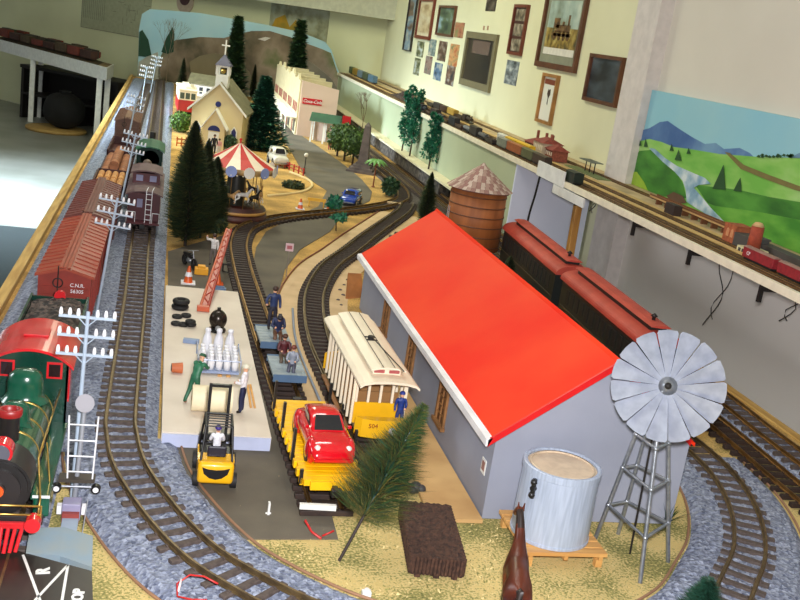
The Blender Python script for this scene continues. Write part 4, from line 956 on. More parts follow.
SIT=dict(kl=(-.06,.20,.44),al=(-.07,.22,.20),tl=(-.07,.30,.17),kr=(.06,.20,.44),ar=(.07,.22,.20),tr=(.07,.30,.17),hl=(-.06,.22,.62),el=(-.14,.08,.62),hr=(.06,.22,.62),er=(.14,.08,.62))
person('driver with a purple cap and white shirt seated in the forklift',(.111,1.375+.032,.0025+.0185),0,.074,(232,232,240),(34,32,60),SIT,hat=(62,44,130))
LEAN=dict(ch=(0,.10,.68),nk=(0,.17,.78),hd=(0,.21,.85),ht=(0,.23,.90),sl=(-.10,.13,.76),sr=(.10,.13,.76),el=(-.11,.24,.64),er=(.11,.24,.64),hl=(-.08,.36,.62),hr=(.08,.36,.62),al=(-.10,-.16,.05),kl=(-.07,-.04,.27),tl=(-.10,-.09,.02))
q=D(193,402); person('man in green overalls and green cap leaning to the white cans',(q.x,q.y,DH),math.radians(-30),.092,(40,112,78),(36,100,72),LEAN,hat=(30,84,54),shoes=(150,76,50))
q=D(241,413); person('man in a white shirt and navy trousers standing by the cream roll',(q.x,q.y,DH),math.radians(70),.092,(236,232,236),(28,34,70),dict(hl=(-.05,.18,.60),hr=(.12,.16,.58),sl=(-.11,0,.79)),hat=(226,222,200),apron=None)
q=D(251,408); tag(MB().cyl((0,0,0),(-.007,.034,.030),.0022,n=6).cyl((.007,0,0),(-.002,.036,.030),.0022,n=6).build('wooden_crutch',wood_l,loc=(q.x,q.y,DH)),'pair of pale sticks leaning behind the man in navy trousers','stick')
q=D(224,377); tag(MB().box(-.012,0,0,-.004,.04,.003).box(.004,0,0,.012,.04,.003).build('wooden_skid',wood_l,loc=(q.x,q.y,DH)),'pale wooden skid between the cart and the cream roll','skid')
# trolley people
z3=RT3+.0285
person('man in a dark blue jacket and white shirt standing on the further trolley',(.250,2.045,z3),math.radians(185),.098,(34,52,96),(38,36,52),dict(hr=(.16,.10,.55),er=(.17,.02,.66)),hair=(60,38,28))
person('seated man in navy with his back to the nearer trolley',(.258,1.995,z3-.034),math.radians(180),.096,(40,48,84),(110,76,54),dict(SIT,ch=(0,.08,.68),nk=(0,.15,.78),hd=(0,.2,.84),ht=(0,.23,.88)),hat=(30,28,40))
person('man in a maroon coat seated at the back of the nearer trolley',(.256,1.852,z3-.030),math.radians(182),.086,(88,30,36),(92,76,60),SIT,hair=(72,40,26))
person('passenger in grey with a pale shirt seated at the front of the nearer trolley',(.268,1.80,z3-.027),math.radians(170),.078,(150,156,170),(84,86,104),SIT,hair=(120,60,44))
q=G(285,258); 
sg=empty('sign_post','small pinkish square sign on a thin post beside the tan roadbed','sign',(.320,2.50,0)); qq=G(286,277); sg.location=(qq.x,qq.y,0)
zt=HT(qq.x,qq.y,244); MB().cyl((0,0,0),(0,0,zt),.0013,n=6).build('post',mat('sign_post_grey',(140,130,120),.5),sg); s_=MB().box(-.011,-.0025,zt-.020,.011,-.0012,zt+.002).build('sign_board',mat('sign_pink',(222,190,196),.5),sg); MB().box(-.007,-.0031,zt-.014,.007,-.0026,zt-.004).build('sign_panel',mat('sign_red',(176,96,104),.5),s_)
# buffer stop at the end of the near track, loose wires, stakes
q=G(300,508,.02); tag(MB().box(-.001,-.003,0,.052,.003,.008).build('white_bar',white,loc=(q.x,q.y,.0195),rz=-.05),'white bar lying across the end of the yellow flatcar track','bar')
redw=mat('red_wire',(196,40,40),.4)
wire([G(305,520,.018),G(310,530,.006),G(320,538,.004),G(333,541,.002)],.0018,redw,'red wire curling from the end of the flatcar track')
wire([G(322,536,.004),G(328,533,.010),G(336,530,.012)],.0014,redw,'short red wire stub branching beside the end of the flatcar track')
wire([G(207,600,.018),G(180,598,.010),G(175,588,.014),G(184,577,.022),G(200,575,.03),G(222,586,.026)],.0012,redw,'red wire looping over the sleepers of the foreground curve')
wire([G(178,592,.012),G(176,585,.016),G(183,578,.022),G(192,576,.024)],.0015,mat('white_wire',(236,220,220),.4),'white wire looping beside the red one on the foreground curve')
q=G(268,515); tag(MB().box(-.0015,-.004,0,.0015,.004,.018).box(-.004,-.001,0,.004,.001,.002).build('white_peg',white,loc=(q.x,q.y,.002)),'tiny white peg standing alone on the dark asphalt','peg')
q=G(366,596); tag(MB().box(-.006,-.005,0,.006,.005,.008,.0015).cyl((0,0,.008),(0,0,.0105),.0032,n=12).build('white_cube',white,loc=(q.x,q.y,0)),'small white plastic cube on the foreground grass','block')
# ================================================================= crossing signal and crossing road
q=G(72,548); cs=empty('crossing_signal','grey railway crossing signal with round target and white ladder beside the locomotive','signal',(G(74,505).x,G(74,505).y,.0))
sgrey=mat('signal_grey',(176,180,190),.35,metal=.4)
bx,by=cs.location.x,cs.location.y
zt=HT(bx,by,402)
lx=.0
MB().cyl((0,0,.010),(.006,0,zt),.0034,.003,12).build('mast',sgrey,cs)
MB().cyl((.006,-.004,zt),(.006,-.007,zt+.0012),.0125,n=28).build('round_target',mat('target_grey',(132,130,138),.5),cs)
b=MB()
for s in(-1,1): b.cyl((.006+s*.0165,-.010,.046),(.006+s*.019,-.010,zt-.016),.0013,n=6)
for i in range(4): z=.056+i*(zt-.085)/3; b.cyl((.006-.0175,-.010,z),(.006+.0175,-.010,z),.0011,n=6)
b.build('ladder',whitep,cs)
MB().box(-.022,-.012,.040,.026,.008,.045).build('service_platform',mat('dark_olive',(66,58,50),.6),cs)
for s in(-1,1):
    f=MB().cyl((.002+s*.026,-.004,.030),(.002+s*.026,-.012,.030),.0065,n=14).build('lamp',black,cs); MB().cyl((.002+s*.026,-.012,.030),(.002+s*.026,-.0125,.030),.004,n=12).build('lamp_lens',whitep,f)
MB().cyl((-.026,-.003,.030),(.030,-.003,.030),.0016,n=6).build('lamp_bar',sgrey,cs)
b=MB(); b.box(-.012,-.052,.004,.012,-.030,.028,.001); b.build('relay_box',mat('box_lilac',(150,146,176),.4),cs)
MB().box(-.011,-.060,.004,.011,-.0525,.018).build('red_box',mat('brick_red',(146,62,56),.6),cs)
for s in(-1,1): MB().box(s*.016-.003,-.046,.010,s*.016+.003,-.036,.022).build('side_lamp',whitep,cs)
MB().prism([(-.100,.002),(-.060,.010),(-.060,.012),(-.100,.005)],-.010,.011,'x').build('grey_ramp',mat('ramp_blue',(140,156,174),.4),cs)
MB().cyl((.018,-.10,.002),(.020,-.040,.030),.0008,n=5).build('stay_wire',sgrey,cs)
rd=empty('crossing_road','black crossing board with white road markings in the near left corner','road',(0,0,0))
cz=.022
A=G(26,553,cz);B2=G(92,571,cz);C2=G(94,640,cz);D2=G(-60,640,cz);E2=G(-60,530,cz)
MB().prism([(A.x,A.y),(B2.x,B2.y),(C2.x+.01,C2.y-.1),(D2.x,D2.y-.1),(E2.x,E2.y)],.020,cz).build('road_board',mat('road_black',(34,28,26),.35,c2=(44,36,32),scale=20),rd)
b=MB()
def strip(p,q,w=.0032):
    p=G(*p,cz);q=G(*q,cz); n=Vector((-(q-p).y,(q-p).x,0)).normalized()*w/2; b.add([tuple(v+Vector((0,0,.0005))) for v in(p-n,q-n,q+n,p+n)]+[tuple(v) for v in(p-n,q-n,q+n,p+n)],[(0,1,2,3),(0,1,5,4),(1,2,6,5),(2,3,7,6),(3,0,4,7)])
strip((23,555),(42,606)); strip((68,565),(26,610)); strip((68,565),(60,612)); b.build('white_line',white,rd)
def roadtext(s,px,py,size,ang): lettering(s,size,white,rd,Matrix.Translation(G(px,py,cz+.0006))@Matrix.Rotation(ang,4,'Z'),ext=.0006,bold=.0006)
roadtext('R',43.5,571,.022,math.radians(97)); roadtext('STOP',77.5,599.5,.018,math.radians(88))
kb=[G(30,528,.030),G(64,527,.030),G(93,536,.030),G(92,567,.024),G(60,556,.024),G(26,552,.024)]
n=len(kb); b=MB().add([tuple(v) for v in kb]+[(v.x,v.y,.0) for v in kb],[tuple(range(n))]+[(i,(i+1)%n,n+(i+1)%n,n+i) for i in range(n)]); tag(b.build('road_ramp',mat('ramp_bluegrey',(126,146,160),.6,c2=(136,146,146),scale=30)),'blue-grey ramp slab at the edge of the black crossing board','ramp')
for px in((64,500,50,545),(56,500,72,505)): pass
# ================================================================= telegraph poles
tp_m=mat('pole_grey',(170,186,204),.45)
def pole_thing(h,label):
    r=empty('telegraph_pole',label,'pole',(0,0,0),group='telegraph poles along the left tracks')
    MB().cyl((0,0,0),(0,0,h),.0036,.0026,8).build('post',tp_m,r)
    for k in range(3):
        z=h-.008-k*.0265; w=.0375
        a=MB().box(-w,-.0016,z-.0018,w,.0016,z+.0018).cyl((-.013,-.001,z),(0,-.001,z-.013),.0009,n=5).cyl((.013,-.001,z),(0,-.001,z-.013),.0009,n=5).build('crossarm',tp_m,r)
        for x in(-.0350,-.0235,-.0125,.0125,.0235,.0350): MB().at(x,0,z+.0018).lathe([(.0022,0),(.0029,.0025),(.0024,.006),(.0015,.0095),(0,.010)],8).build('insulator',whitep,a)
    return r
base=pole_thing(.270,'x')
for i,(bx_,tp) in enumerate((((72,499),(88,316)),((95,322),(119,195)),((118,218),(138,126)),((124,160),(138,93)),((140,112),(150,50)),((150,95),(160,42)))):
    q=G(*bx_); L=.268
    # tall poles lean slightly: solve the top point on the sight line at the pole's length
    tpv=axis_to(Vector((q.x,q.y,.0)),*tp,L if i<4 else .30)
    lab='telegraph pole '+['nearest the camera, beside the red cab roof','second in the row, beside the box wagons','third in the row, beside the log wagons','fourth in the row, short of the backdrop','fifth in the row, in front of the painted rock','farthest in the row, at the painted trees'][i]
    o=base if i==0 else dup(base,(0,0,0),label=lab)
    o['label']='pale grey '+lab; o['group']='telegraph poles along the left tracks'; o.location=(q.x,q.y,.004); o.rotation_euler=(math.atan2(-ax_.y,ax_.z)*0,0,0)
    v=tpv.normalized(); v.y=max(-.12,min(.12,v.y)); v.x=max(-.1,min(.16,v.x)); v.z=1; v.normalize(); o.rotation_euler=(-math.asin(v.y),math.atan2(v.x,v.z),0)
# ================================================================= village
def foliage(name,c,r,n,mats,sc=(1,1,1),size=.012,seed=1,parent=None,core=True):
    r_=random.Random(seed); b=MB()
    if core: b.sph(c,r*.78,12,8,sc)
    for i in range(n):
        u=Vector((r_.gauss(0,1),r_.gauss(0,1),r_.gauss(0,1))).normalized(); k=r*r_.uniform(.72,1.06); p=Vector(c)+Vector((u.x*k*sc[0],u.y*k*sc[1],u.z*k*sc[2]))
        a=Vector((r_.gauss(0,1),r_.gauss(0,1),r_.gauss(0,1))).normalized(); w=a.cross(u).normalized() if a.cross(u).length>.01 else a; s=size*r_.uniform(.5,1.2); t=(u*.4+a*.6).normalized()
        b.m=r_.randrange(len(mats)); b.add([p-w*s*.5,p+w*s*.5,p+t*s],[(0,1,2)]); 
    b.build(name,mats,parent)
leafg=[mat('leaf_mid',(62,92,36),.6),mat('leaf_dark',(42,68,28),.6),mat('leaf_bright',(84,112,44),.6)]
teal=[mat('poplar_teal',(30,112,84),.5),mat('poplar_deep',(18,80,62),.5),mat('poplar_green',(44,130,90),.5)]
bark=mat('bark_brown',(70,50,34),.8)
def bush_tree(label,x,y,h,r,seed,mats=leafg,name='broadleaf_tree',group=None,sz=.013,zs=1):
    t=empty(name,label,'tree',(x,y,0),group=group); MB().cyl((0,0,0),(0,0,h-r*zs*.6),.006,.004,8).build('trunk',bark,t)
    foliage('crown',(0,0,h-r*zs),r,900,mats,(1,1,zs),sz,seed,t); return t
def column_tree(label,x,y,z0,h,r,seed,mats=teal,name='poplar',lean=.02):
    t=empty(name,label,'tree',(x,y,z0)); r_=random.Random(seed); MB().cyl((0,0,0),(lean*h,0,h*.9),.0045,.002,8).build('trunk',bark,t)
    b=MB()
    for k in range(16):
        f=.26+.74*k/15; rr=r*(1.15-f*.75)*r_.uniform(.8,1.1); c=Vector((lean*h*f+r_.uniform(-.4,.4)*r,r_.uniform(-.4,.4)*r,h*f))
        for i in range(150):
            u=Vector((r_.gauss(0,1),r_.gauss(0,1),r_.gauss(0,1))).normalized(); p=c+u*rr*.75*r_.uniform(.5,1); a=Vector((r_.gauss(0,1),r_.gauss(0,1),r_.gauss(0,1))).normalized(); s=.012*r_.uniform(.6,1.2); w=a.cross(u)
            b.m=r_.randrange(len(mats)); b.add([p-w*s*.5,p+w*s*.5,p+u*s],[(0,1,2)])
    b.build('foliage',mats,t); return t
def spruce(label,x,y,h,r,seed,mats,name='spruce',z0=0,tiers=11,n=170):
    t=empty(name,label,'tree',(x,y,z0)); r_=random.Random(seed); MB().cyl((0,0,0),(0,0,h*.97),.008 if h>.3 else .005,.001,8).build('trunk',bark,t)
    b=MB()
    for k in range(tiers*4):
        f=.06+.93*k/(tiers*4); R_=r*(1-f)**1.1*(.62+.38*abs(math.sin(k*PI/4)))*r_.uniform(.8,1.1)+.008
        for i in range(int(n*.6)):
            a=r_.uniform(0,2*PI); q=r_.random()**.6; rr=R_*q; z=h*f-rr*.25+r_.uniform(-.01,.016)*h*1.5; p=Vector((math.cos(a)*rr,math.sin(a)*rr,z)); s=h*.055*r_.uniform(.6,1.3); w=Vector((-math.sin(a),math.cos(a),r_.uniform(-.4,.4)))*s*.4; o=Vector((math.cos(a),math.sin(a),r_.uniform(-.2,.5)))*s
            b.m=r_.randrange(len(mats)); b.add([p-w,p+w,p+o],[(0,1,2)])
    b.build('foliage',mats,t); return t
dk_g=[mat('spruce_dark',(34,62,38),.6),mat('spruce_mid',(48,84,50),.6),mat('spruce_light',(66,92,50),.6)]
tealfir=[mat('fir_teal',(28,84,66),.55),mat('fir_teal_dark',(18,56,44),.55),mat('fir_teal_light',(52,110,84),.55)]
def top(px,py,ty,z0=0):
    q=G(px,py,z0); return q.x,q.y,HT(q.x,q.y,ty)-z0
prof_c=lambda u:(.55+.45*math.sin(min(1,u*2.2)*PI/2))*(1-u)**.75+.03
for (bx,by,ty,R_,lab,sd) in((185,246,121,.100,'tallest of the three dark bottle-brush conifers left of the carousel',11),(200,238,140,.075,'middle of the three dark bottle-brush conifers left of the carousel',12),(211,232,157,.078,'shortest dark conifer, right against the carousel',13)):
    x,y,h=top(bx,by,ty); conifer(lab,x,y,h,R_,9000,nd,sd,prof=prof_c,droop=.0,thin=.0018,base=.05)
for (bx,by,ty,R_,lab,sd) in((424,228,172,.055,'dark pointed conifer just left of the water tower',21),):
    x,y,h=top(bx,by,ty); conifer(lab,x,y,h,R_,3500,nd,sd,prof=prof_c,droop=.0,thin=.0015)
conifer('dark little conifer between the water tower and the further coach',.965,2.60,.135,.052,3500,nd,23,prof=prof_c,droop=0,thin=.0013)
# back trees
x,y,h=top(231,98,16); spruce('very tall dark spruce rising beside the church steeple',x,y,h,.13,31,dk_g,tiers=14)
_p=WP(296,72,(0,7.74,0),(0,1,0)); x,y=_p.x,7.74; h=HT(x,y,20); spruce('tall dark spruce behind the store roofs',x,y,h,.13,32,dk_g,tiers=13)
x,y,h=top(252,100,64); conifer('slim dark cypress between the church and the store',x,y,h,.05,2000,nd,33,prof=prof_c,droop=0,thin=.003)
x,y,h=top(259,148,76); spruce('broad blue-green fir between the church and the carousel',x,y,h,.185,34,tealfir,'fir',tiers=11,n=480)
x,y,h=top(181,96,58); conifer('small dark conifer at the back beside the red tram',x,y,h,.06,1800,nd,35,prof=prof_c,droop=0,thin=.003)
q=G(180,132); bush_tree('round bright green bush by the orange fence left of the church',q.x,q.y,.11,.055,36,[leafg[0],leafg[2],mat('leaf_lime',(96,140,48),.6)],'bush')
for i,(px,py,ty) in enumerate(((337,156,124),(344,161,124),(352,167,128))):
    x,y,h=top(px,py,ty); bush_tree(['leftmost','middle','rightmost'][i]+' of the three bushy green trees beside the stone obelisk',x,y,h,.065,40+i,zs=1.1,sz=.014)
for (px,py,ty,lab,sd) in((402,150,88,'leftmost blue-green poplar on the pale ledge',51),(409,160,92,'middle blue-green poplar on the pale ledge',52),(428,172,116,'rightmost blue-green poplar on the pale ledge',53)):
    q=G(px,py,.0745); X_=1.238; yy=q.y*(X_/q.x); h=HT(X_,yy,ty)-.0745; column_tree(lab,X_,yy,.0745,h,.048,sd)
# bare twig trees
def twig(label,x,y,h,sd,z0=0):
    t=empty('bare_tree',label,'tree',(x,y,z0)); r_=random.Random(sd); b=MB()
    def br(p,d,l,r,k):
        q=p+d*l; b.cyl(p,q,r,r*.65,5,cap=False)
        if k: 
            for i in range(3): br(q,(d+Vector((r_.uniform(-.6,.6),r_.uniform(-.6,.6),r_.uniform(-.1,.4)))).normalized(),l*.68,r*.62,k-1)
    br(Vector((0,0,0)),Vector((0,0,1)),h*.38,.004,4); b.build('branches',mat('twig_grey',(120,104,84),.8),t)
q=G(363,128); twig('bare twiggy tree standing before the pale green board',1.18,6.2,.30,3)
x,y,h=top(166,84,18); twig('bare twiggy tree in front of the painted trees',x,y,h,8)
# ---- church
cw_=mat('church_siding',(226,208,160),.7,c2=(214,196,148),scale=3); croof=mat('church_roof',(112,106,78),.8,c2=(92,88,64),scale=30); ctrim=mat('church_trim',(240,238,228),.5); cblue=mat('stained_blue',(44,52,110),.3)
q=G(214,150); ch=empty('church','cream wooden church with a steeple, white cross and blue windows','building',(q.x,q.y,0),math.radians(-12))
W2=.125; hE=HT(q.x,q.y,110); hA=HT(q.x,q.y,84); LC=.34
b=MB(); b.prism([(-W2,0),(W2,0),(W2,hE),(0,hA),(-W2,hE)],0,LC,'y'); b.build('nave',cw_,ch)
def gab(w,e,a,y0,y1,th=.010,ov=.018): 
    s=(a-e)/w; return [(-w-ov,e-ov*s),(0,a),(w+ov,e-ov*s),(w+ov,e-ov*s+th),(0,a+th),(-w-ov,e-ov*s+th)]
MB().prism(gab(W2,hE,hA,0,0),-.016,LC+.01,'y').build('roof',croof,ch)
MB().prism(gab(W2,hE,hA,0,0,.012,.020),-.020,-.0155,'y').build('gable_trim',ctrim,ch)
pw=.052; pe=hE*.62; pa=hE*1.02
p=MB().prism([(-pw,0),(pw,0),(pw,pe),(0,pa),(-pw,pe)],-.055,0,'y').build('porch',cw_,ch)
MB().prism(gab(pw,pe,pa,0,0,.008,.012),-.066,.0,'y').build('porch_roof',ctrim,p)
MB().box(-.026,-.0575,.0,.026,-.0552,pe*.78).build('double_door',ctrim,p)
MB().prism([(.030*math.cos(a),pe*.82+.026*math.sin(a)) for a in [PI*i/10 for i in range(11)]],-.0575,-.0552,'y').build('fanlight',cblue,p)
for s in(-1,1):
    f=MB().prism([(s*.088-.016,.05),(s*.088+.016,.05),(s*.088+.016,.105),(s*.088,.128),(s*.088-.016,.105)],-.003,-.0002,'y').build('arched_window',ctrim,ch); MB().prism([(s*.088-.011,.055),(s*.088+.011,.055),(s*.088+.011,.103),(s*.088,.120),(s*.088-.011,.103)],-.0045,-.0031,'y').build('pane',cblue,f)
MB().cyl((0,-.001,hE+.028),(0,-.004,hE+.028),.014,n=16).build('rose_window',cblue,ch)
tw=.030; tb=hA-.03; tt2=HT(q.x,q.y,66); ts=HT(q.x,q.y,54); tcx=HT(q.x,q.y,40)
MB().box(-tw,.03,tb,tw,.03+2*tw,tt2-.045).build('tower',ctrim,ch)
b=MB(); 
for sx in(-1,1):
    for sy in(-1,1): b.box(sx*tw*.9-.006,.03+tw+sy*tw*.8-.006,tt2-.045,sx*tw*.9+.006,.03+tw+sy*tw*.8+.006,tt2)
b.box(-tw*1.1,.03-.003,tt2-.008,tw*1.1,.033+2*tw,tt2).build('belfry',ctrim,ch)
MB().sph((0,.03+tw,tt2-.026),.013,10,8).build('bell',goldp,ch)
MB().add([(-tw*1.3,.03-tw*.3,tt2),(tw*1.3,.03-tw*.3,tt2),(tw*1.3,.03+tw*2.3,tt2),(-tw*1.3,.03+tw*2.3,tt2),(0,.03+tw,ts)],[(0,1,4),(1,2,4),(2,3,4),(3,0,4),(3,2,1,0)]).build('spire',mat('spire_slate',(64,62,84),.6),ch)
MB().box(-.003,.03+tw-.003,ts-.006,.003,.03+tw+.003,tcx).box(-.020,.03+tw-.003,tcx-.030,.020,.03+tw+.003,tcx-.024).build('cross',ctrim,ch)
# churchgoers
for i,(px,c1,c2,lab) in enumerate(((207,(60,90,150),(40,60,110),'figure in blue at the church door'),(212,(20,20,26),(20,20,26),'figure in a black suit at the church door'),(217,(230,170,170),(222,214,210),'figure in pale pink at the church door'))):
    q2=G(px,150); person(lab,(q2.x,q2.y-.16,0),PI,.080 if i!=1 else .1,c1,c2)
q=G(228,150); bush_tree('dark round shrub at the right of the church front',q.x,q.y-.1,.085,.032,61,dk_g,'shrub',sz=.01)
q=G(196,140); bush_tree('dark round shrub at the left of the church front',q.x,q.y-.0,.08,.030,62,dk_g,'shrub',sz=.01)
# orange fence & small planter by the bush
q=G(176,146); f=empty('orange_fence','orange slatted fence below the bright green bush','fence',(q.x,q.y,0),math.radians(8))
for k in range(7): MB().box(k*.022,0,0,k*.022+.006,.004,.045).build('post',mat('fence_orange',(206,110,46),.6),f)
MB().box(0,.0041,.012,.14,.007,.018).box(0,.0041,.032,.14,.007,.038).build('rail',mat('fence_orange',0),f)
# house behind the church
q=G(200,104); hs=empty('white_house','white clapboard house with an olive roof and porch behind the church','building',(q.x+.02,q.y+.0,0),math.radians(-14))
MB().prism([(-.10,0),(.10,0),(.10,.14),(-.10,.14)],0,.16,'y').build('walls',ctrim,hs); 
MB().prism([(-.015,.135),(.175,.135),(.08,.20)],-.12,.12,'x').build('roof',croof,hs)
for k in range(4): MB().box(-.085+k*.05,-.0025,.07,-.060+k*.05,-.0002,.115).build('window',mat('window_dark',(60,60,66),.3),hs)
b=MB(); b.box(-.10,-.05,.055,.10,0,.062)
for k in range(9): b.box(-.10+k*.0245,-.05,.062,-.096+k*.0245,-.046,.09)
b.box(-.1,-.05,.088,.1,-.046,.093).build('balcony',ctrim,hs)
# far red and cream tram
q=G(186,117); ft=empty('red_tram','small red and cream tram seen end-on at the back','tram',(q.x,q.y,.0),math.radians(2))
MB().box(-.055,0,.03,.055,.42,.10,.003).build('body',mat('tram_red',(168,30,28),.4),ft); MB().box(-.055,0,.10,.055,.42,.155,.003).build('upper_body',crm,ft)
for k in(-1,0,1): MB().box(k*.033-.013,-.0012,.108,k*.033+.013,-.0002,.145).build('window',mat('window_green_dark',(58,70,56),.3),ft)
MB().box(-.058,-.005,.155,.058,.425,.168,.004).box(-.02,.03,.168,.02,.39,.18,.002).build('roof',crm,ft); bogies(ft,(.08,.34),w=.03)
# ---- row of stores with the red sign on the near end wall
q0=G(292,140); 
SXL=.80; SYN=6.05; 
pl=WP(297,129,(0,SYN,0),(0,1,0)); pr2=WP(339,118,(0,SYN,0),(0,1,0)); SXL=pl.x; SXR=pr2.x-.02; SH=WP(299,80,(0,SYN,0),(0,1,0)).z; SHR=WP(337,90,(0,SYN,0),(0,1,0)).z
st=empty('store_row','cream false-fronted row of stores with a red sign on its pink end wall','building',(SXL,SYN,0))
pink=mat('store_pink',(222,196,180),.8,c2=(212,186,170),scale=5); crw=mat('store_cream',(196,182,142),.7)
Wd=SXR-SXL
MB().prism([(0,0),(Wd,0),(Wd,SHR),(0,SH)],0,.012,'y').build('end_wall',pink,st)
MB().box(0,.012,0,Wd,1.5,SH*.78).build('store_block',crw,st)
for k in range(5):
    y=.012+k*.30; hh=SH*(1.0+.04*(k%2)); 
    b=MB().prism([(y,0),(y+.296,0),(y+.296,hh),(y+.20,hh),(y+.148,hh+.03),(y+.09,hh),(y,hh)],-.010,.004,'x'); b.build('false_front',crw,st)
    MB().prism([(.004,hh*.84),(Wd*.35,hh*.84),(Wd*.35,hh*.97),(.004,hh*.97)],y+.10,y+.11,'y').build('roof_parapet',crw,st)
    MB().box(.0,y+.28,SH*.78,Wd,y+.296,SH*(.98-.00*k)).build('party_wall',crw,st)
    MB().box(-.075,y+.01,.100,-.010,y+.285,.106).build('awning',ctrim,st)
    for yy in(.03,.27): MB().cyl((-.070,y+yy,0),(-.070,y+yy,.10),.003,n=6).build('awning_post',ctrim,st)
    for m_ in range(3): MB().box(-.0125,y+.04+m_*.08,.135,-.0102,y+.085+m_*.08,.190).build('upper_window',mat('shutter_brown',(140,70,60),.5),st)
    MB().box(-.0125,y+.05,.015,-.0102,y+.13,.085).build('shop_window',mat('window_dark',0),st); MB().box(-.0125,y+.17,.0,-.0102,y+.21,.075).build('shop_door',mat('shutter_brown',0),st)
s1=WP(303,96.5,(0,SYN,0),(0,1,0)); s2=WP(321.5,106,(0,SYN,0),(0,1,0))
sg_=MB().box(s1.x-SXL,-.003,s2.z,s2.x-SXL,-.0002,s1.z-.006).build('red_sign',mat('sign_red_bright',(200,24,34),.4),st)
lettering('Coca-Cola',.026,white,sg_,Matrix.Translation(((s1.x+s2.x)/2-SXL,-.0032,(s1.z-.006+s2.z)/2))@Matrix.Rotation(PI/2,4,'X'),shear=.35,bold=.0004)
q=G(295,131); person('tiny figure in black and white outside the corner store',(q.x-.0,q.y,0),PI,.085,(240,240,240),(22,22,26))
# shelter with green roof
q=G(322,144); sh_=empty('roadside_shelter','small roadside shelter with a green roof and white posts','shelter',(q.x,q.y,0),math.radians(-14))
z1=HT(q.x,q.y,121)
MB().prism([(-.012,z1-.01),(.155,z1-.01),(.072,z1+.035)],-.088,.088,'x').build('roof',mat('shelter_green',(50,88,62),.6,c2=(40,72,52),scale=20),sh_)
for x_ in(-.072,0,.072):
    for y_ in(.006,.135): MB().box(x_-.004,y_-.004,0,x_+.004,y_+.004,z1-.01).build('post',ctrim,sh_)
MB().box(-.072,.137,0,.072,.141,z1*.8).build('back_wall',pink,sh_)
q=G(334,150); person('tiny figure in a red and white dress under the shelter edge',(q.x-.03,q.y-.02,0),PI,.085,(226,216,210),(170,60,50))
q=G(306,138); bush_tree('low dark hedge bush in front of the pink end wall',q.x,q.y+.25,.07,.045,63,leafg,'bush')
# red square sign on post
q=G(343,148); zt=HT(q.x,q.y,116); sg2=empty('red_square_sign','plain red square sign on a post above the bushy trees','sign',(q.x,q.y,0))
MB().cyl((0,0,0),(0,0,zt),.003,n=6).build('post',dark,sg2); MB().box(-.024,-.006,zt-.044,.024,-.003,zt).build('sign_board',mat('sign_red_bright',0),sg2)
# obelisk with steps
stn=mat('stone_grey',(110,98,92),.85,c2=(86,76,72),scale=30)
q=G(362,172); ob=empty('obelisk','tall grey stone obelisk on a stepped base beside the road','monument',(q.x,q.y,0),math.radians(-20))
for k in range(4): s=.070-.013*k; MB().box(-s,-s,.0125*k,s,s,.0125*(k+1)-.0003).build('step',stn,ob)
zt=HT(q.x,q.y,122); MB().add([(-.024,-.024,.05),(.024,-.024,.05),(.024,.024,.05),(-.024,.024,.05),(-.014,-.014,zt-.02),(.014,-.014,zt-.02),(.014,.014,zt-.02),(-.014,.014,zt-.02),(0,0,zt)],[(0,1,5,4),(1,2,6,5),(2,3,7,6),(3,0,4,7),(4,5,8),(5,6,8),(6,7,8),(7,4,8),(3,2,1,0)]).build('shaft',stn,ob)
# palm
q=G(373,187); zt=HT(q.x,q.y,160); pa=empty('palm','little palm with drooping fronds at the roadside','tree',(q.x,q.y,0))
MB().cyl((0,0,0),(0,0,zt),.0035,.0025,8).cyl((0,0,0),(0,0,.004),.009,n=10).build('trunk',mat('palm_trunk',(140,76,40),.7),pa)
b=MB()
for i in range(13):
    a=2*PI*i/13; l=.055; pts=[Vector((math.cos(a)*l*t,math.sin(a)*l*t,zt+l*(.5*t-.9*t*t))) for t in(0,.25,.5,.75,1)]; nn=Vector((-math.sin(a),math.cos(a),0)); vs=[]
    for k,p in enumerate(pts): w=.009*math.sin(PI*(.15+k*.2)); vs+=[tuple(p-nn*w-Vector((0,0,w*.5))),tuple(p),tuple(p+nn*w-Vector((0,0,w*.5)))]
    for k in range(4): b.add(vs[k*3:k*3+6],[(0,1,4,3),(1,2,5,4)])
b.build('fronds',mat('frond_green',(96,150,74),.5),pa)
# small plants near the junction
q=G(389,196); bush_tree('dark spiky shrub beside the track junction',q.x,q.y,.075,.030,71,dk_g,'shrub',sz=.02)
q=G(336,231); sp_=empty('young_green_tree','small blue-green sapling between the track and the sand bank','tree',(q.x,q.y+.0,0)); MB().cyl((0,0,0),(-.012,0,.10),.0022,.001,6).build('trunk',bark,sp_)
foliage('crown',(-.018,0,.100),.022,260,teal,(1.1,1,.9),.014,3,sp_); foliage('foliage',(.006,0,.050),.020,160,teal,(1.3,1,.6),.012,4,sp_)
q=G(293,188); foliage('shrub',(q.x,q.y,.012),.028,500,nd,(1.6,1.2,.6),.012,81); tag(bpy.data.objects['shrub.004'] if 'shrub.004' in bpy.data.objects else COL.objects[-1],'low dark shrub on the sand inside the pale kerb','shrub')
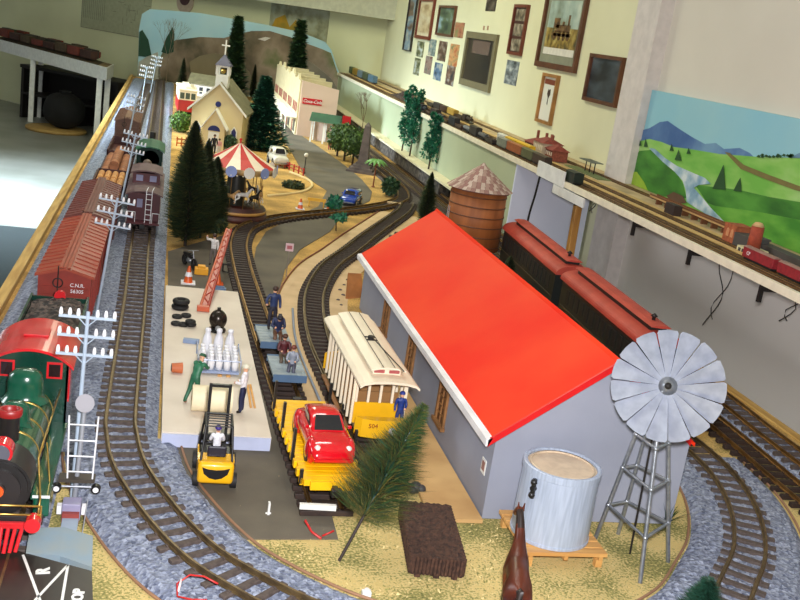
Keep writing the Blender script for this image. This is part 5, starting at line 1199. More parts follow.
# lamp post & red fence
q=G(304,174); zt=HT(q.x,q.y,155); lp=empty('street_lamp','black street lamp with a white globe by the red fence','lamp',(q.x,q.y,0)); MB().cyl((0,0,0),(0,0,zt-.01),.0028,.002,8).cyl((0,0,0),(0,0,.012),.006,n=10).build('post',black,lp); MB().sph((0,0,zt),.0095,12,8).build('globe',mat('globe_white',(240,236,220),.3),lp)
a=G(280,166);c_=G(303,176); f=empty('red_fence','low red rail fence curving by the van and street lamp','fence',(a.x,a.y,0)); red=mat('fence_red',(186,40,30),.5); dv=c_-a
for k in range(6): p=dv*k/5; MB().box(p.x-.003,p.y-.003,0,p.x+.003,p.y+.003,.036).build('post',red,f)
for z in(.014,.030): MB().cyl((0,0,z),(dv.x,dv.y,z),.0022,n=6).build('rail',red,f)
MB().cyl((0,0,.005),(dv.x/2,dv.y/2,.032),.002,n=6).build('brace',red,f)
# cones and barriers
def cone(label,px,py,h=.026,w=True,group=None):
    q=G(px,py,.002); r=empty('traffic_cone',label,'cone',(q.x,q.y,.002)); oc=mat('cone_orange',(226,96,30),.4)
    MB().cb(0,0,.0015,h*.8,h*.8,.003).build('base',whitep if w else oc,r); MB().cyl((0,0,.003),(0,0,h),h*.26,h*.06,14).build('cone_body',oc,r)
    if w: MB().cyl((0,0,h*.42),(0,0,h*.66),h*.215,h*.15,14).build('stripe',whitep,r)
cone('orange and white cone on the asphalt by the motorcycle',188,283,.045); cone('plain orange cone right of the red boom',218,284,.032,False)
cone('white-striped cone at the left end of the yellow barrier',300,209,.040); cone('white-striped cone at the right end of the yellow barrier',329,210,.040)
q=G(316,207); ba=empty('yellow_barrier','yellow road barrier on the closed road beyond the curving track','barrier',(q.x,q.y,.002),math.radians(-6)); MB().box(-.035,-.002,.020,.035,.002,.032).build('board',mat('barrier_yellow',(232,176,50),.5),ba)
for x_ in(-.028,.028): MB().box(x_-.002,-.008,0,x_+.002,.008,.020).build('foot',mat('barrier_yellow',0),ba)
for px,py,l in((201,274,'yellow tool chest left of the red boom'),): q=G(px,py,.002); tag(MB().box(-.018,-.012,0,.018,.012,.018,.002).box(-.010,-.010,.018,.010,.010,.024,.001).build('yellow_chest',mat('chest_yellow',(240,170,30),.5),loc=(q.x,q.y,.002)),l,'box')
q=G(217,291); tag(MB().box(-.022,-.007,0,.022,.007,.008,.001).box(-.018,-.004,.008,.018,.004,.012,.001).build('blue_case',mat('case_blue',(110,136,170),.5),loc=(q.x,q.y,.002),rz=-.15),'blue-grey case on the asphalt behind the dock','box')
q=G(224,272); tag(MB().box(-.020,-.002,.018,.016,.002,.022).cyl((-.004,0,0),(-.004,0,.020),.0022,n=8).cyl((-.004,0,.0),(.006,-.055,.012),.0018,n=6).build('track_jack',dark,loc=(q.x,q.y,.002)),'dark T-shaped jack beside the curving track','tool')
# red boom
p0=G(203,311,.026); p1=G(229,229,.10); d=(p1-p0); bm2=empty('red_boom','long red lattice boom slanting up behind the dock','crane',(p0.x,p0.y,p0.z)); rb=mat('boom_red',(168,38,24),.45); rb2=mat('boom_orange',(204,96,62),.45)
n_=d.cross(Vector((0,0,1))).normalized()*.009
for s in(-1,1): MB().cyl(n_*s,d+n_*s*.7,.0034,.003,6).build('side_rail',rb2 if s<0 else rb,bm2)
b=MB()
for k in range(14): t0=k/14;t1=(k+1)/14; s=1 if k%2 else -1; b.cyl(n_*s+d*t0,-n_*s*.9+d*t1,.0018,n=5)
b.build('lacing',rb,bm2)
MB().box(-.014,-.006,.0,.014,.008,.012,.001).build('base_bracket',rb2,bm2)
MB().add([tuple(-n_*1.0),tuple(n_),tuple(d+n_*.7),tuple(d-n_*.7)]+[tuple(v-Vector((0,0,.002))) for v in(-n_,n_,d+n_*.7,d-n_*.7)],[(0,1,2,3),(7,6,5,4),(0,1,5,4),(1,2,6,5),(2,3,7,6),(3,0,4,7)]).build('web_plate',rb,bm2)
q=G(212,266); person('man in a white shirt raising his arm beside the red boom',(q.x,q.y,.002),math.radians(160),.092,(236,232,228),(120,110,104),dict(hr=(.20,.10,.92),er=(.20,.06,.78)))
# motorcycle with rider
q=G(189,268); mc=empty('motorcycle','small black motorcycle with chrome engine parked on the asphalt','motorcycle',(q.x,q.y,.002),math.radians(25))
for y_ in(-.028,.028): b=MB(); b.M=Matrix.Translation((0,y_,.016))@Matrix.Rotation(PI/2,4,'Y'); b.torus(.0125,.0035,18,6); b.cyl((0,0,-.001),(0,0,.001),.011,n=12); b.build('wheel',black,mc)
MB().sph((0,-.004,.034),.010,12,8,(.7,1.4,.8)).box(-.005,.004,.030,.005,.034,.036,.002).build('tank_and_seat',black,mc); MB().sph((0,0,.020),.009,10,6,(1,1.2,1)).cyl((.006,.0,.014),(.006,.035,.014),.0025,n=8).build('engine',steel,mc)
MB().cyl((0,-.028,.016),(0,-.016,.050),.0016).cyl((-.016,-.014,.050),(.016,-.014,.050),.0014).build('handlebar',steel,mc)
# leaning brown board, stones
q=G(354,298); tag(MB().add([(-.026,-.02,0),(.026,.012,0),(.022,.05,.055),(-.018,.035,.058),(-.026,-.016,0),(.026,.016,0),(.022,.054,.055),(-.018,.039,.058)],[(0,1,2,3),(7,6,5,4),(0,1,5,4),(1,2,6,5),(2,3,7,6),(3,0,4,7)]).build('brown_board',mat('board_orange_brown',(184,118,64),.6,var=.2,scale=20),loc=(q.x,q.y,.0)),'orange-brown board leaning by the far corner of the shed','board')
rr=random.Random(9); fst=None
for k,(px,py) in enumerate(((340,291),(343,296),(338,301),(344,286),(348,281),(341,306))):
    q=G(px,py); 
    o=MB().sph((0,0,0),.006,8,6,(1,.8,.6)).build('pebble',stn,loc=(q.x,q.y,.003)) if fst is None else fst.copy()
    if fst is None: fst=o
    else: COL.objects.link(o); o.location=(q.x,q.y,.003); o.scale=(rr.uniform(.7,1.2),)*3
    tag(o,'small grey pebble on the sand beyond the tramcar','stone','pebbles beyond the tramcar')
q=G(403,240); tag(MB().cyl((-.03,0,.014),(.03,.01,.014),.013,n=14).sph((.042,.01,.012),.012).box(-.05,-.006,.0,-.034,.012,.012,.002).build('grey_pump',mat('pump_grey',(84,78,76),.5,metal=.3),loc=(q.x,q.y,.0)),'small dark grey pump lying behind the shed roof','machine')
q=G(397,205); tag(MB().box(-.03,-.008,0,.03,.008,.016,.002).build('white_block',mat('pale_block',(214,190,150),.7),loc=(q.x-.02,q.y-.03,.0)),'pale block between the rails of the junction','block')
# ---- water tower
WY=2.98; wc=WP(469,246,(0,WY,0),(0,1,0)); wr=.088; wt=WP(475,188,(0,WY,0),(0,1,0)).z; wap=WP(479,163,(0,WY,0),(0,1,0)).z
wo=empty('water_tower','brown banded wooden water tower with a shingled cone roof','water tower',(wc.x+.004,WY,0)); z0=wc.z
MB().lathe([(0,z0),(wr*1.02,z0),(wr,wt),(0,wt)],40).build('tub',mat('tub_brown',(166,98,50),.6,c2=(140,80,40),scale=40,stretch=(1,1,.1)),wo)
for k in range(6): z=z0+(wt-z0)*(k+.4)/6; rr_=wr*1.02+(-wr*.02)*(k/6); MB().lathe([(rr_+.0005,z),(rr_+.0018,z),(rr_+.0018,z+.0035),(rr_+.0005,z+.0035),(rr_+.0005,z)],40).build('hoop',mat('hoop_brown',(104,62,38),.5),wo)
RC=.102
MB().lathe([(0,wt+.0),(RC,wt-.002),(RC,wt),(0,wap)],8,False).build('roof_base',mat('shingle_under',(120,84,74),.8),wo)
b=MB(); hh=wap-wt; NR=9
for k in range(NR):
    t0=k/NR; z=wt+hh*t0; ra=RC*(1-t0); m_=max(5,int(44*(1-t0)))
    for i in range(m_):
        a0=2*PI*(i+.5*(k%2))/m_; a1=a0+2*PI/m_*.92; sh_h=hh/NR*1.35; rb_=ra-RC/NR*1.35
        if rb_<0: rb_=0
        b.m=(i*7+k*3)%3; b.add([(math.cos(a0)*ra*1.02,math.sin(a0)*ra*1.02,z+.002),(math.cos(a1)*ra*1.02,math.sin(a1)*ra*1.02,z+.002),(math.cos(a1)*rb_,math.sin(a1)*rb_,z+sh_h+.001),(math.cos(a0)*rb_,math.sin(a0)*rb_,z+sh_h+.001)],[(0,1,2,3)])
b.build('shingles',[mat('shingle_a',(206,184,168),.8),mat('shingle_b',(178,146,132),.8),mat('shingle_c',(160,120,110),.8)],wo)
for k in range(4):
    a=PI/4+k*PI/2; MB().box(math.cos(a)*wr*.75-.006,math.sin(a)*wr*.75-.006,0,math.cos(a)*wr*.75+.006,math.sin(a)*wr*.75+.006,z0).build('leg',mat('tower_leg',(70,50,36),.7),wo)
b=MB()
for i in range(9): b.cyl((-wr-.008,-.030,.02+i*.02),(-wr-.008,-.012,.02+i*.02),.001,n=5)
b.cyl((-wr-.008,-.030,0),(-wr-.008,-.030,.2),.0012,n=5).cyl((-wr-.008,-.012,0),(-wr-.008,-.012,.2),.0012,n=5).build('ladder',sgrey,wo)
# ---- carousel
q=G(233,217); CXc,CYc=q.x,q.y; zf=HT(CXc,CYc,168); zt=HT(CXc,CYc,143)
ca=empty('carousel','fairground carousel with a red and white striped canopy','carousel',(CXc,CYc,0)); RB=.108; RCN=.128
cb_=mat('carousel_brown',(78,36,30),.5,c2=(52,24,22),scale=30)
MB().lathe([(0,0),(RB*1.05,0),(RB*1.05,.020),(RB,.020),(RB,.040),(RB*.95,.040),(RB*.95,.046),(0,.046)],36).build('platform',cb_,ca)
MB().lathe([(RB+.0005,.026),(RB+.003,.028),(RB+.003,.034),(RB+.0005,.036)],36).build('skirt_trim',mat('trim_gold',(190,140,70),.4),ca)
MB().lathe([(.03,.026),(.034,zf*.5),(.03,zf)],16).build('centre_drum',mat('drum_dark',(44,44,34),.4,var=.3,scale=40),ca)
NS=8; rd_=mat('canopy_red',(206,36,34),.5); wh_=mat('canopy_cream',(248,232,206),.5)
b=MB()
for k in range(NS*2):
    a0=2*PI*k/(NS*2);a1=2*PI*(k+1)/(NS*2); b.m=k%2
    pr3=[(RCN,zf+.014),(RCN*.6,zf+.014+(zt-zf-.014)*.36),(RCN*.25,zf+.014+(zt-zf-.014)*.74),(.004,zt)]
    for (r0,z0_),(r1,z1_) in zip(pr3,pr3[1:]): b.add([(r0*math.cos(a0),r0*math.sin(a0),z0_),(r0*math.cos(a1),r0*math.sin(a1),z0_),(r1*math.cos(a1),r1*math.sin(a1),z1_),(r1*math.cos(a0),r1*math.sin(a0),z1_)],[(0,1,2,3)])
b.build('canopy',[rd_,wh_],ca)
MB().lathe([(RCN*.98,zf-.004),(RCN+.002,zf-.004),(RCN+.002,zf+.014),(RCN*.98,zf+.014),(.0,zf+.013)],36).build('cornice',mat('cornice_gold',(186,150,96),.5,var=.3,scale=60),ca)
cp=[mat('panel_blue',(140,156,206),.5),mat('panel_white',(236,232,222),.5)]
for k in range(14):
    a=2*PI*k/14; u=MB(); u.M=Matrix.Rotation(a,4,'Z')@Matrix.Translation((RCN+.0035,0,zf+.006))@Matrix.Rotation(PI/2,4,'Y'); u.cyl((0,0,0),(0,0,.0015),.019,n=12); u.build('cornice_panel',cp[k%2],ca)
b=MB()
for k in range(42): a=2*PI*k/42; b.sph(((RCN+.004)*math.cos(a),(RCN+.004)*math.sin(a),zf-.006),.0026,6,4)
b.build('bulb_string',mat('bulb_white',(255,240,200),.3),ca)
MB().cyl((0,0,zt),(0,0,zt+.012),.003,n=8).sph((0,0,zt+.012),.005).build('finial',rd_,ca)
for k in range(12): a=2*PI*(k+.5)/12; MB().cyl((math.cos(a)*RB*.8,math.sin(a)*RB*.8,.026),(math.cos(a)*RB*.8,math.sin(a)*RB*.8,zf),.0014,n=6).build('pole',brass,ca)
hm2=horse_mesh(.042,'gallop'); cols=[mat('horse_white',(236,232,226),.4),mat('horse_black',(30,26,28),.4),mat('horse_tan',(196,150,90),.4)]
for k in range(12):
    a=2*PI*(k+.5)/12; me=hm2 if k<3 else [hmA,hmB,hmC][k%3]
    if k<3:
        me=hm2.copy(); me.materials.append(cols[k]); 
        if k==0: hmA=me
        if k==1: hmB=me
        if k==2: hmC=me
    o=bpy.data.objects.new('carousel_horse',me); COL.objects.link(o); o.location=(math.cos(a)*RB*.8,math.sin(a)*RB*.8,.056+.008*(k%2)); o.rotation_euler.z=a; o.parent=ca
q=G(232,236); bush_tree('dark shrub between the carousel and the curving track',q.x-.05,q.y+.02,.06,.03,91,nd,'shrub',sz=.012)
# ================================================================= framed pictures on the right wall
def palette(name,cols,scale=8,rough=.4,seed=0,stretch=None):
    m=bpy.data.materials.new(name); m.use_nodes=True; nt=m.node_tree; b=nt.nodes['Principled BSDF']; b.inputs['Roughness'].default_value=rough
    tc=nt.nodes.new('ShaderNodeTexCoord'); mp=nt.nodes.new('ShaderNodeMapping'); mp.inputs['Location'].default_value=(seed*3.1,seed*1.7,seed*.9); mp.inputs['Scale'].default_value=stretch or (1,1,1)
    n=nt.nodes.new('ShaderNodeTexNoise'); n.inputs['Scale'].default_value=scale; n.inputs['Detail'].default_value=5; r=nt.nodes.new('ShaderNodeValToRGB'); e=r.color_ramp.elements
    nt.links.new(tc.outputs['Object'],mp.inputs[0]); nt.links.new(mp.outputs[0],n.inputs['Vector']); nt.links.new(n.outputs['Fac'],r.inputs[0]); nt.links.new(r.outputs[0],b.inputs['Base Color'])
    while len(e)<len(cols): e.new(.5)
    for i,c in enumerate(cols): e[i].position=.34+.32*i/(len(cols)-1); e[i].color=lin(c)
    return m
walnut=mat('frame_walnut',(104,62,38),.4,var=.2,scale=20); oak=mat('frame_oak',(176,124,66),.4,var=.2,scale=20); fblack=mat('frame_black',(44,38,34),.4)
SEED=[0]
def picture(bl,tr,label,frame=None,fw=.012,mt=None,cols=((60,70,60),(130,130,110),(190,190,170)),cat='picture',name='framed_picture',bands=None,group=None,extra=None,scale=14,topz=None):
    a=WX(*bl,WXX); c=WX(*tr,WXX)
    y1,z0,y0,z1=a.y,a.z,c.y,c.z
    if topz: z1=topz
    th=.016 if frame else .0025
    r=empty(name,label,cat,(WXX,(y0+y1)/2,z0)); W=(y1-y0)/2; H=z1-z0; SEED[0]+=1
    if frame:
        b=MB().box(-th,-W,0,0,W,fw).box(-th,-W,H-fw,0,W,H).box(-th,-W,fw,0,-W+fw,H-fw).box(-th,W-fw,fw,0,W,H-fw); b.build('frame',frame,r)
    i=fw if frame else 0; x=-.004 if frame else -th
    if mt: MB().box(x,-W+i,i,0,W-i,H-i).build('mount',mt[0],r); i+=mt[1]; x-=.0006
    p=MB().box(x,-W+i,i,-.0002,W-i,H-i).build('print',palette('print_%d'%SEED[0],cols,scale,seed=SEED[0],stretch=(1,.4,1)),r)
    if extra: extra(r,x,W,H,i)
    return r
A_=((40,60,40),(120,120,80),(190,200,200))
picture((404,50),(420,-8),'tall dark-bordered poster at the far left of the picture wall',fblack,.006,cols=((70,60,50),(130,110,90),(120,150,170),(190,190,170)))
picture((416,38),(437,-2),'brown-framed tall print right of the dark poster',mat('frame_mahogany',(116,48,30),.4),.022,mt=(mat('mount_cream',(220,206,170),.7),.02),cols=((150,120,80),(200,180,140),(220,210,180)))
picture((437,35),(458,6),'dark wood framed landscape above the small photographs',walnut,.014,cols=((40,60,50),(90,110,80),(150,180,190)))
for bl,tr,lab,cols in (((454,37),(465,23),'unframed reddish photograph overlapping the lower right of the dark framed landscape',((120,60,40),(180,120,90),(120,140,90))),
 ((416,56),(425,42),'leftmost photograph of the upper row of four',A_),((428,55),(437,40),'second photograph of the upper row of four',((60,60,60),(120,140,140),(190,180,160))),
 ((437,60),(448,42),'third photograph of the upper row, with a dark border',((40,40,36),(110,80,60),(150,150,140))),((448,65),(460,45),'rightmost photograph of the upper row, orange-brown',((170,90,50),(200,150,100),(120,120,80))),
 ((413,74),(421,59),'leftmost photograph of the lower row of four',A_),((424,73),(433,57),'second photograph of the lower row, reddish brown',((110,60,50),(150,130,120),(90,100,90))),
 ((433,79),(443,64),'third photograph of the lower row, blue-grey',((50,60,70),(90,120,150),(170,170,160))),((445,84),(456,67),'rightmost photograph of the lower row, dark blue and brown',((40,50,60),(120,90,70),(160,170,170))),
 ((485.5,11),(498,-6),'small dark photograph at the top edge between the mirror and the tall frame',((20,20,20),(60,50,40),(110,100,90))),
 ((504,83),(520,62),'grey photograph below the tall triple frame',((40,44,46),(120,130,136),(200,206,204)))):
    picture(bl,tr,lab,None,cols=cols,name='photograph',scale=30)
mk=mat('hatch_olive',(120,112,84),.5)
def mirror(r,x,W,H,i): MB().box(x-.001,-W*.55,H*.62,x,W*.55,H*.86).build('reflection_panel',mat('mirror_glint',(110,90,84),.2),r)
picture((461,84),(500,35),'dark glass picture in a wide olive-grey frame',mk,.035,cols=((34,30,28),(48,42,34),(60,52,40)),extra=mirror,scale=4)
for px,l in((484,'left'),(488,'right')): 
    q=WX(px,28,WXX); tag(MB().box(-.002,-.012,0,0,.012,.022).build('paper_scrap',mat('paper_tan',(170,130,100),.6),loc=(WXX,q.y,q.z-.011)),l+' one of two tiny tan papers above the olive frame','paper')
def trip(r,x,W,H,i):
    for k in range(3): MB().box(x-.0008,-W+i+.006,H*(.08+.3*k),x,W-i-.006,H*(.08+.3*k)+H*.24).build('inset_print',palette('inset_%d'%k,((60,54,44),(130,120,100),(180,170,150)),30,seed=k),r)
picture((509,54),(531,5),'narrow tall brown frame with three stacked pictures',mat('frame_redwood',(112,52,34),.4),.014,cols=((60,40,34),(80,50,40)),extra=trip)
def locoart(r,x,W,H,i):
    # generic steam engine: boiler, chimney, cab, wheels on a track; sky above, scrub below
    b=MB(); f=H*.30
    b.box(x-.0012,-W+i,i,x-.0006,W-i,H*.50) ; b.build('painted_ground',palette('art_ground',((70,60,26),(140,116,50),(180,160,90)),26),r)
    MB().box(x-.0012,-W+i,H*.50,x-.0006,W-i,H-i).build('painted_sky',palette('art_sky',((120,130,110),(160,180,170),(196,206,190)),8),r)
    b=MB(); dkm=palette('art_dark',((50,38,24),(104,74,40),(130,96,50)),40)
    b.box(x-.002,-W*.40,H*.45,x-.0012,W*.30,H*.54).box(x-.002,W*.14,H*.5,x-.0012,W*.42,H*.62).box(x-.002,-W*.34,H*.53,x-.0012,-W*.25,H*.66).box(x-.002,-W*.46,H*.40,x-.0012,W*.46,H*.44).box(x-.002,-W*.1,H*.53,x-.0012,W*.0,H*.58)
    for k in(-.34,-.14,.08,.3): b.cyl((x-.0012,W*k,H*.41),(x-.002,W*k,H*.41),W*.085,n=14)
    b.build('painted_engine',dkm,r)
    MB().box(x-.0016,-W+i,i*1.0,x-.0012,W-i,i*1.5).build('caption_strip',mat('caption_white',(222,218,206),.6),r)
picture((537,66),(593,-14),'large brown-framed painting of a steam engine',walnut,.024,mt=(mat('mount_sage',(138,140,118),.7),.035),cols=((60,56,34),(120,110,70),(160,150,110)),extra=locoart)
def flower(r,x,W,H,i):
    MB().box(x-.001,-W+i+.006,H-i-.030,x,W-i-.006,H-i-.008).build('title_band',mat('band_brown',(122,58,34),.6),r)
    b=MB().prism([(-.018,H*.60),(0,H*.50),(.018,H*.60),(.014,H*.70),(.004,H*.66),(-.004,H*.70),(-.014,H*.70)],x-.0012,x,'x').prism([(-.002,H*.38),(.006,H*.40),(.003,H*.51),(-.002,H*.51)],x-.0012,x,'x').build('emblem',mat('emblem_dark',(60,44,34),.6),r)
picture((537.5,121),(561,76),'small light oak frame with a dark emblem on white paper',oak,.013,mt=(mat('paper_white',(226,224,206),.7),.002),cols=((222,224,214),(232,230,216)),extra=flower)
picture((585,100),(627,58),'dark landscape in a thin brown frame at the right end of the row',walnut,.014,cols=((30,34,38),(80,92,100),(190,180,160)),scale=7)
# plaque at top of back wall, poster drawing, banner
def onback(px,py): return WP(px,py,PB,n_b)
ub=Vector((1,-1.0,0)).normalized()
def backthing(name,label,cat,x0,y0,x1,y1,mats,th=.004,topz=None):
    a=onback(x0,y1); c=onback(x1,y0); L=(Vector((c.x,c.y,0))-Vector((a.x,a.y,0))).length; r=empty(name,label,cat,(a.x,a.y,a.z)); r.rotation_euler.z=math.atan2(ub.y,ub.x); r.location-=Vector((n_b.x,n_b.y,0))*.001
    MB().box(0,-th,0,L,0,c.z-a.z).build('sheet',mats,r); return r,L,c.z-a.z
r,L,H=backthing('map_drawing','large pale line drawing pinned to the wall above the back table','poster',81,-12,153,27,mat('drawing_paper',(176,178,146),.8),.003)
b=MB(); rr=random.Random(2); im=mat('pencil_grey',(128,128,108),.8)
for k in range(12): x=L*.03+k*L*.028; b.box(x,-.0045,H*.2,x+.004,-.0031,H*.85)
for k in range(26): x=rr.uniform(L*.45,L*.95); z=rr.uniform(H*.1,H*.8); w=rr.uniform(.02,.10); b.box(x,-.0045,z,min(L,x+w),-.0031,z+.004) if k%2 else b.box(x,-.0045,z,x+.004,-.0031,min(H,z+w))
b.box(0,-.0045,0,L,-.0031,.005).box(0,-.0045,0,.005,-.0031,H); b.build('drawn_lines',im,r)
r,L,H=backthing('scenic_poster','poster with a dark title strip and a yellow mountain behind the town','poster',267,6,331,50,palette('poster_grey',((120,120,90),(160,160,130),(180,184,160)),10),.006)
MB().box(0,-.008,H*.9,L,-.0061,H*1.0).build('title_strip',mat('strip_dark',(46,40,36),.6),r)
b=MB()
for k in range(22):
    if k in(8,14): continue
    x=L*(.03+.042*k); b.box(x,-.0088,H*.925,x+L*.026,-.0081,H*.965)
b.build('title_lettering',mat('strip_letters',(170,164,140),.6),r)
MB().prism([(0,H*.30),(L*.10,H*.62),(L*.26,H*.72),(L*.36,H*.50),(L*.46,H*.66),(L*.55,H*.36),(L*.52,H*.2),(0,H*.2)],-.0078,-.0061,'y').build('yellow_mountain',mat('mountain_yellow',(196,150,40),.7,c2=(140,130,50),scale=10),r)
q=onback(186,2); r=empty('wall_plaque','dark round plaque on a pale mount at the top of the back wall','plaque',q-Vector((n_b.x,n_b.y,0))*.01); r.rotation_euler.z=math.atan2(ub.y,ub.x)
MB().cyl((0,-.006,.0),(0,.006,.0),.10,n=28).build('mount_board',mat('plaque_pale',(190,170,150),.6),r); MB().cyl((0,-.014,.03),(0,-.0062,.03),.060,n=28).build('disc',mat('plaque_dark',(74,38,36),.4),r)
# ================================================================= painted backdrop behind the town
nB=Vector((1.0,1.65,0)).normalized(); P0=Vector((-.30,8.93,0)); uB=Vector((1.65,-1.0,0)).normalized()
def BL(px,py):
    p=WP(px,py,P0,nB); return ((p-P0).dot(uB),p.z)
bd=empty('painted_backdrop','curved-top painted backdrop of blue sky and brown hills behind the town','backdrop',P0); bd.rotation_euler.z=math.atan2(uB.y,uB.x)
def layer(pts,y0,y1,m,name): MB().prism([(a,max(c,.001)) for a,c in [BL(*p) for p in pts]],y0,y1,'y').build(name,m,bd)
layer([(137,84),(139,30),(142,14),(150,9),(200,13),(262,24),(300,32),(325,42),(331,50),(336,66),(342,80),(343,110),(137,110)],0,.010,mat('painted_sky_blue',(150,192,206),.7,c2=(170,200,204),scale=2),'sky_board')
hillm=palette('painted_hill',((70,68,48),(116,100,80),(140,124,104),(98,104,64)),3.2,.8,seed=4)
layer([(158,76),(160,58),(166,46),(176,40),(200,37),(224,38),(238,34),(252,31),(270,31),(290,37),(308,44),(322,49),(331,53),(336,68),(341,82),(342,110),(158,110)],-.004,-.0002,hillm,'painted_hills')
layer([(137,84),(139,62),(148,56),(158,52),(161,76),(161,110),(137,110)],-.004,-.0002,mat('painted_rock_pale',(170,172,158),.8,c2=(140,136,120),scale=5),'painted_rock')
layer([(190,62),(200,56),(215,53),(228,56),(240,62),(250,72),(254,84),(250,96),(192,96)],-.0075,-.0042,palette('painted_meadow',((104,94,66),(126,114,84)),3.2),'painted_meadow')
layer([(286,66),(294,60),(304,59),(314,64),(324,72),(333,80),(339,92),(340,100),(286,100)],-.0075,-.0042,palette('painted_scree',((98,90,72),(122,112,92)),5,seed=2),'painted_scree')
layer([(258,39),(266,37),(271,38),(265,41)],-.0075,-.0042,mat('painted_snow',(206,200,190),.8),'painted_snow_patch')
tg=mat('painted_tree_green',(28,64,44),.8)
for pts in([(139,56),(140,32),(143,30),(149,40),(152,55),(146,57)],[(162,52),(166,40),(173,27),(175,34),(174,52),(168,54)]): layer(pts,-.011,-.008,tg,'painted_tree')
# ================================================================= mural of green hills on the near right wall
XM=WXX-.020
mu=empty('landscape_mural','bright mural of green hills, a stream and a blue mountain on the right wall','mural',(XM,0,0))
def ML(px,py): p=WX(px,py,XM); return (p.y,p.z)
def ml(pts,k,m,name): MB().prism([(a,max(c,.302)) for a,c in [ML(*p) for p in pts]],-.0009*k-.0001,-.0009*(k-1)-.0002 if k else .018,'x').build(name,m,mu)
a=ML(653,90); e=ML(626,190)
zt_=a[1]
MB().box(-.0,1.05,.303,.0185,y0-.003,zt_).build('sky_board',mat('mural_sky',(136,190,206),.6,c2=(150,196,204),scale=3),mu)
gA=palette('mural_green_light',((110,176,70),(136,190,90),(160,200,120)),5,.6,1,(1,1,3)); gB=palette('mural_green_mid',((60,128,38),(92,158,52),(120,178,70)),5,.6,2,(1,1,3)); gC=palette('mural_green_dark',((38,92,30),(60,124,40),(84,150,54)),5,.6,3,(1,1,3))
ml([(640,131),(650,128),(660,122),(668,121),(678,128),(692,137),(705,144),(716,143),(724,149),(740,148),(750,153),(757,160),(700,160),(638,150)],1,palette('mural_mountain',((60,96,150),(84,120,166),(110,150,180)),6,.6,4),'mountain_range')
ml([(636,142),(650,139),(662,142),(674,147),(690,149),(720,154),(760,157),(800,158),(830,160),(830,300),(628,186)],2,gA,'far_meadow')
ml([(790,158),(830,160),(830,152),(800,153)],2,palette('mural_far_blue',((90,130,160),(120,150,170)),6,.6,5),'far_ridge')
ml([(628,187),(634,160),(640,151),(652,150),(660,158),(674,168),(684,184),(687,198),(660,206)],3,gC,'left_hill')
ml([(696,185),(715,187),(740,190),(770,197),(830,207),(830,300),(750,240),(722,226),(706,200)],3,gC,'dark_slope')
ml([(690,196),(716,206),(760,212),(830,226),(830,300),(725,228)],4,gB,'front_slope')
ml([(650,148),(656,149),(666,158),(678,166),(694,173),(706,178),(712,184),(700,185),(695,188),(703,197),(712,208),(726,227),(712,220),(697,208),(688,202),(687,190),(684,181),(676,172),(664,162)],5,palette('mural_stream',((100,140,170),(150,180,196),(210,220,222)),16,.5,6),'stream')
ml([(626,188),(631,172),(638,172),(645,182),(648,196)],5,mat('mural_lime',(146,180,50),.6),'lime_bush')
ml([(726,152),(731,153),(745,165),(770,175),(800,186),(830,196),(830,200),(796,190),(766,179),(742,169)],5,mat('mural_path',(120,110,60),.6),'earth_path')
tgm=mat('mural_tree',(34,76,36),.7)
for pts in([(714,189),(720,176),(725,165),(727,190)],[(735,191),(740,181),(742,178),(743,192)],[(676,160),(680,150),(683,161)],[(640,146),(641,138),(643,146)],[(645,147),(647,139),(649,147)],[(671,151),(673,144),(675,151)],[(688,154),(690,148),(692,154)]): ml(pts,6,tgm,'painted_fir')
rr=random.Random(6)
for k in range(16): 
    px=760+rr.uniform(0,40); py=154+rr.uniform(0,3); ml([(px-2,py+1),(px,py-1),(px+2,py),(px+1,py+2)],6,tgm,'painted_shrub')
ml([(668,196),(675,192),(684,196),(688,203),(680,206),(670,203)],6,mat('mural_rock',(96,70,50),.7),'painted_rock')
# ================================================================= miniature railway along the shelf
SZ=.301
stm=mat('shelf_track_brown',(96,66,36),.6,c2=(62,42,26),scale=80)
def shelf_track(label,X,ya,yb,m=stm):
    r=empty('shelf_track',label,'track',(X,0,SZ))
    MB().box(-.013,ya,0,.013,yb,.0025).build('sleeper_strip',m,r,kind=None)
    for s in(-1,1): MB().box(s*.008-.0008,ya,.0025,s*.008+.0008,yb,.0045).build('rail',brass,r)
shelf_track('frontmost miniature track on the wall shelf',1.292,1.05,8.0); shelf_track('second miniature track from the shelf front edge',1.330,1.05,8.0)
shelf_track('third miniature track from the shelf front edge',1.395,1.05,7.9); shelf_track('miniature track nearest the wall on the shelf',1.52,1.9,7.6)
tanr=mat('shelf_tan_road',(206,172,110),.8); 
tag(MB().box(1.352,1.05,SZ,1.374,7.9,SZ+.002).build('tan_path',tanr),'narrow tan path between the miniature tracks','path')
tag(MB().box(1.414,2.0,SZ,1.436,7.9,SZ+.002).build('tan_path',tanr),'narrow tan path behind the third miniature track','path')
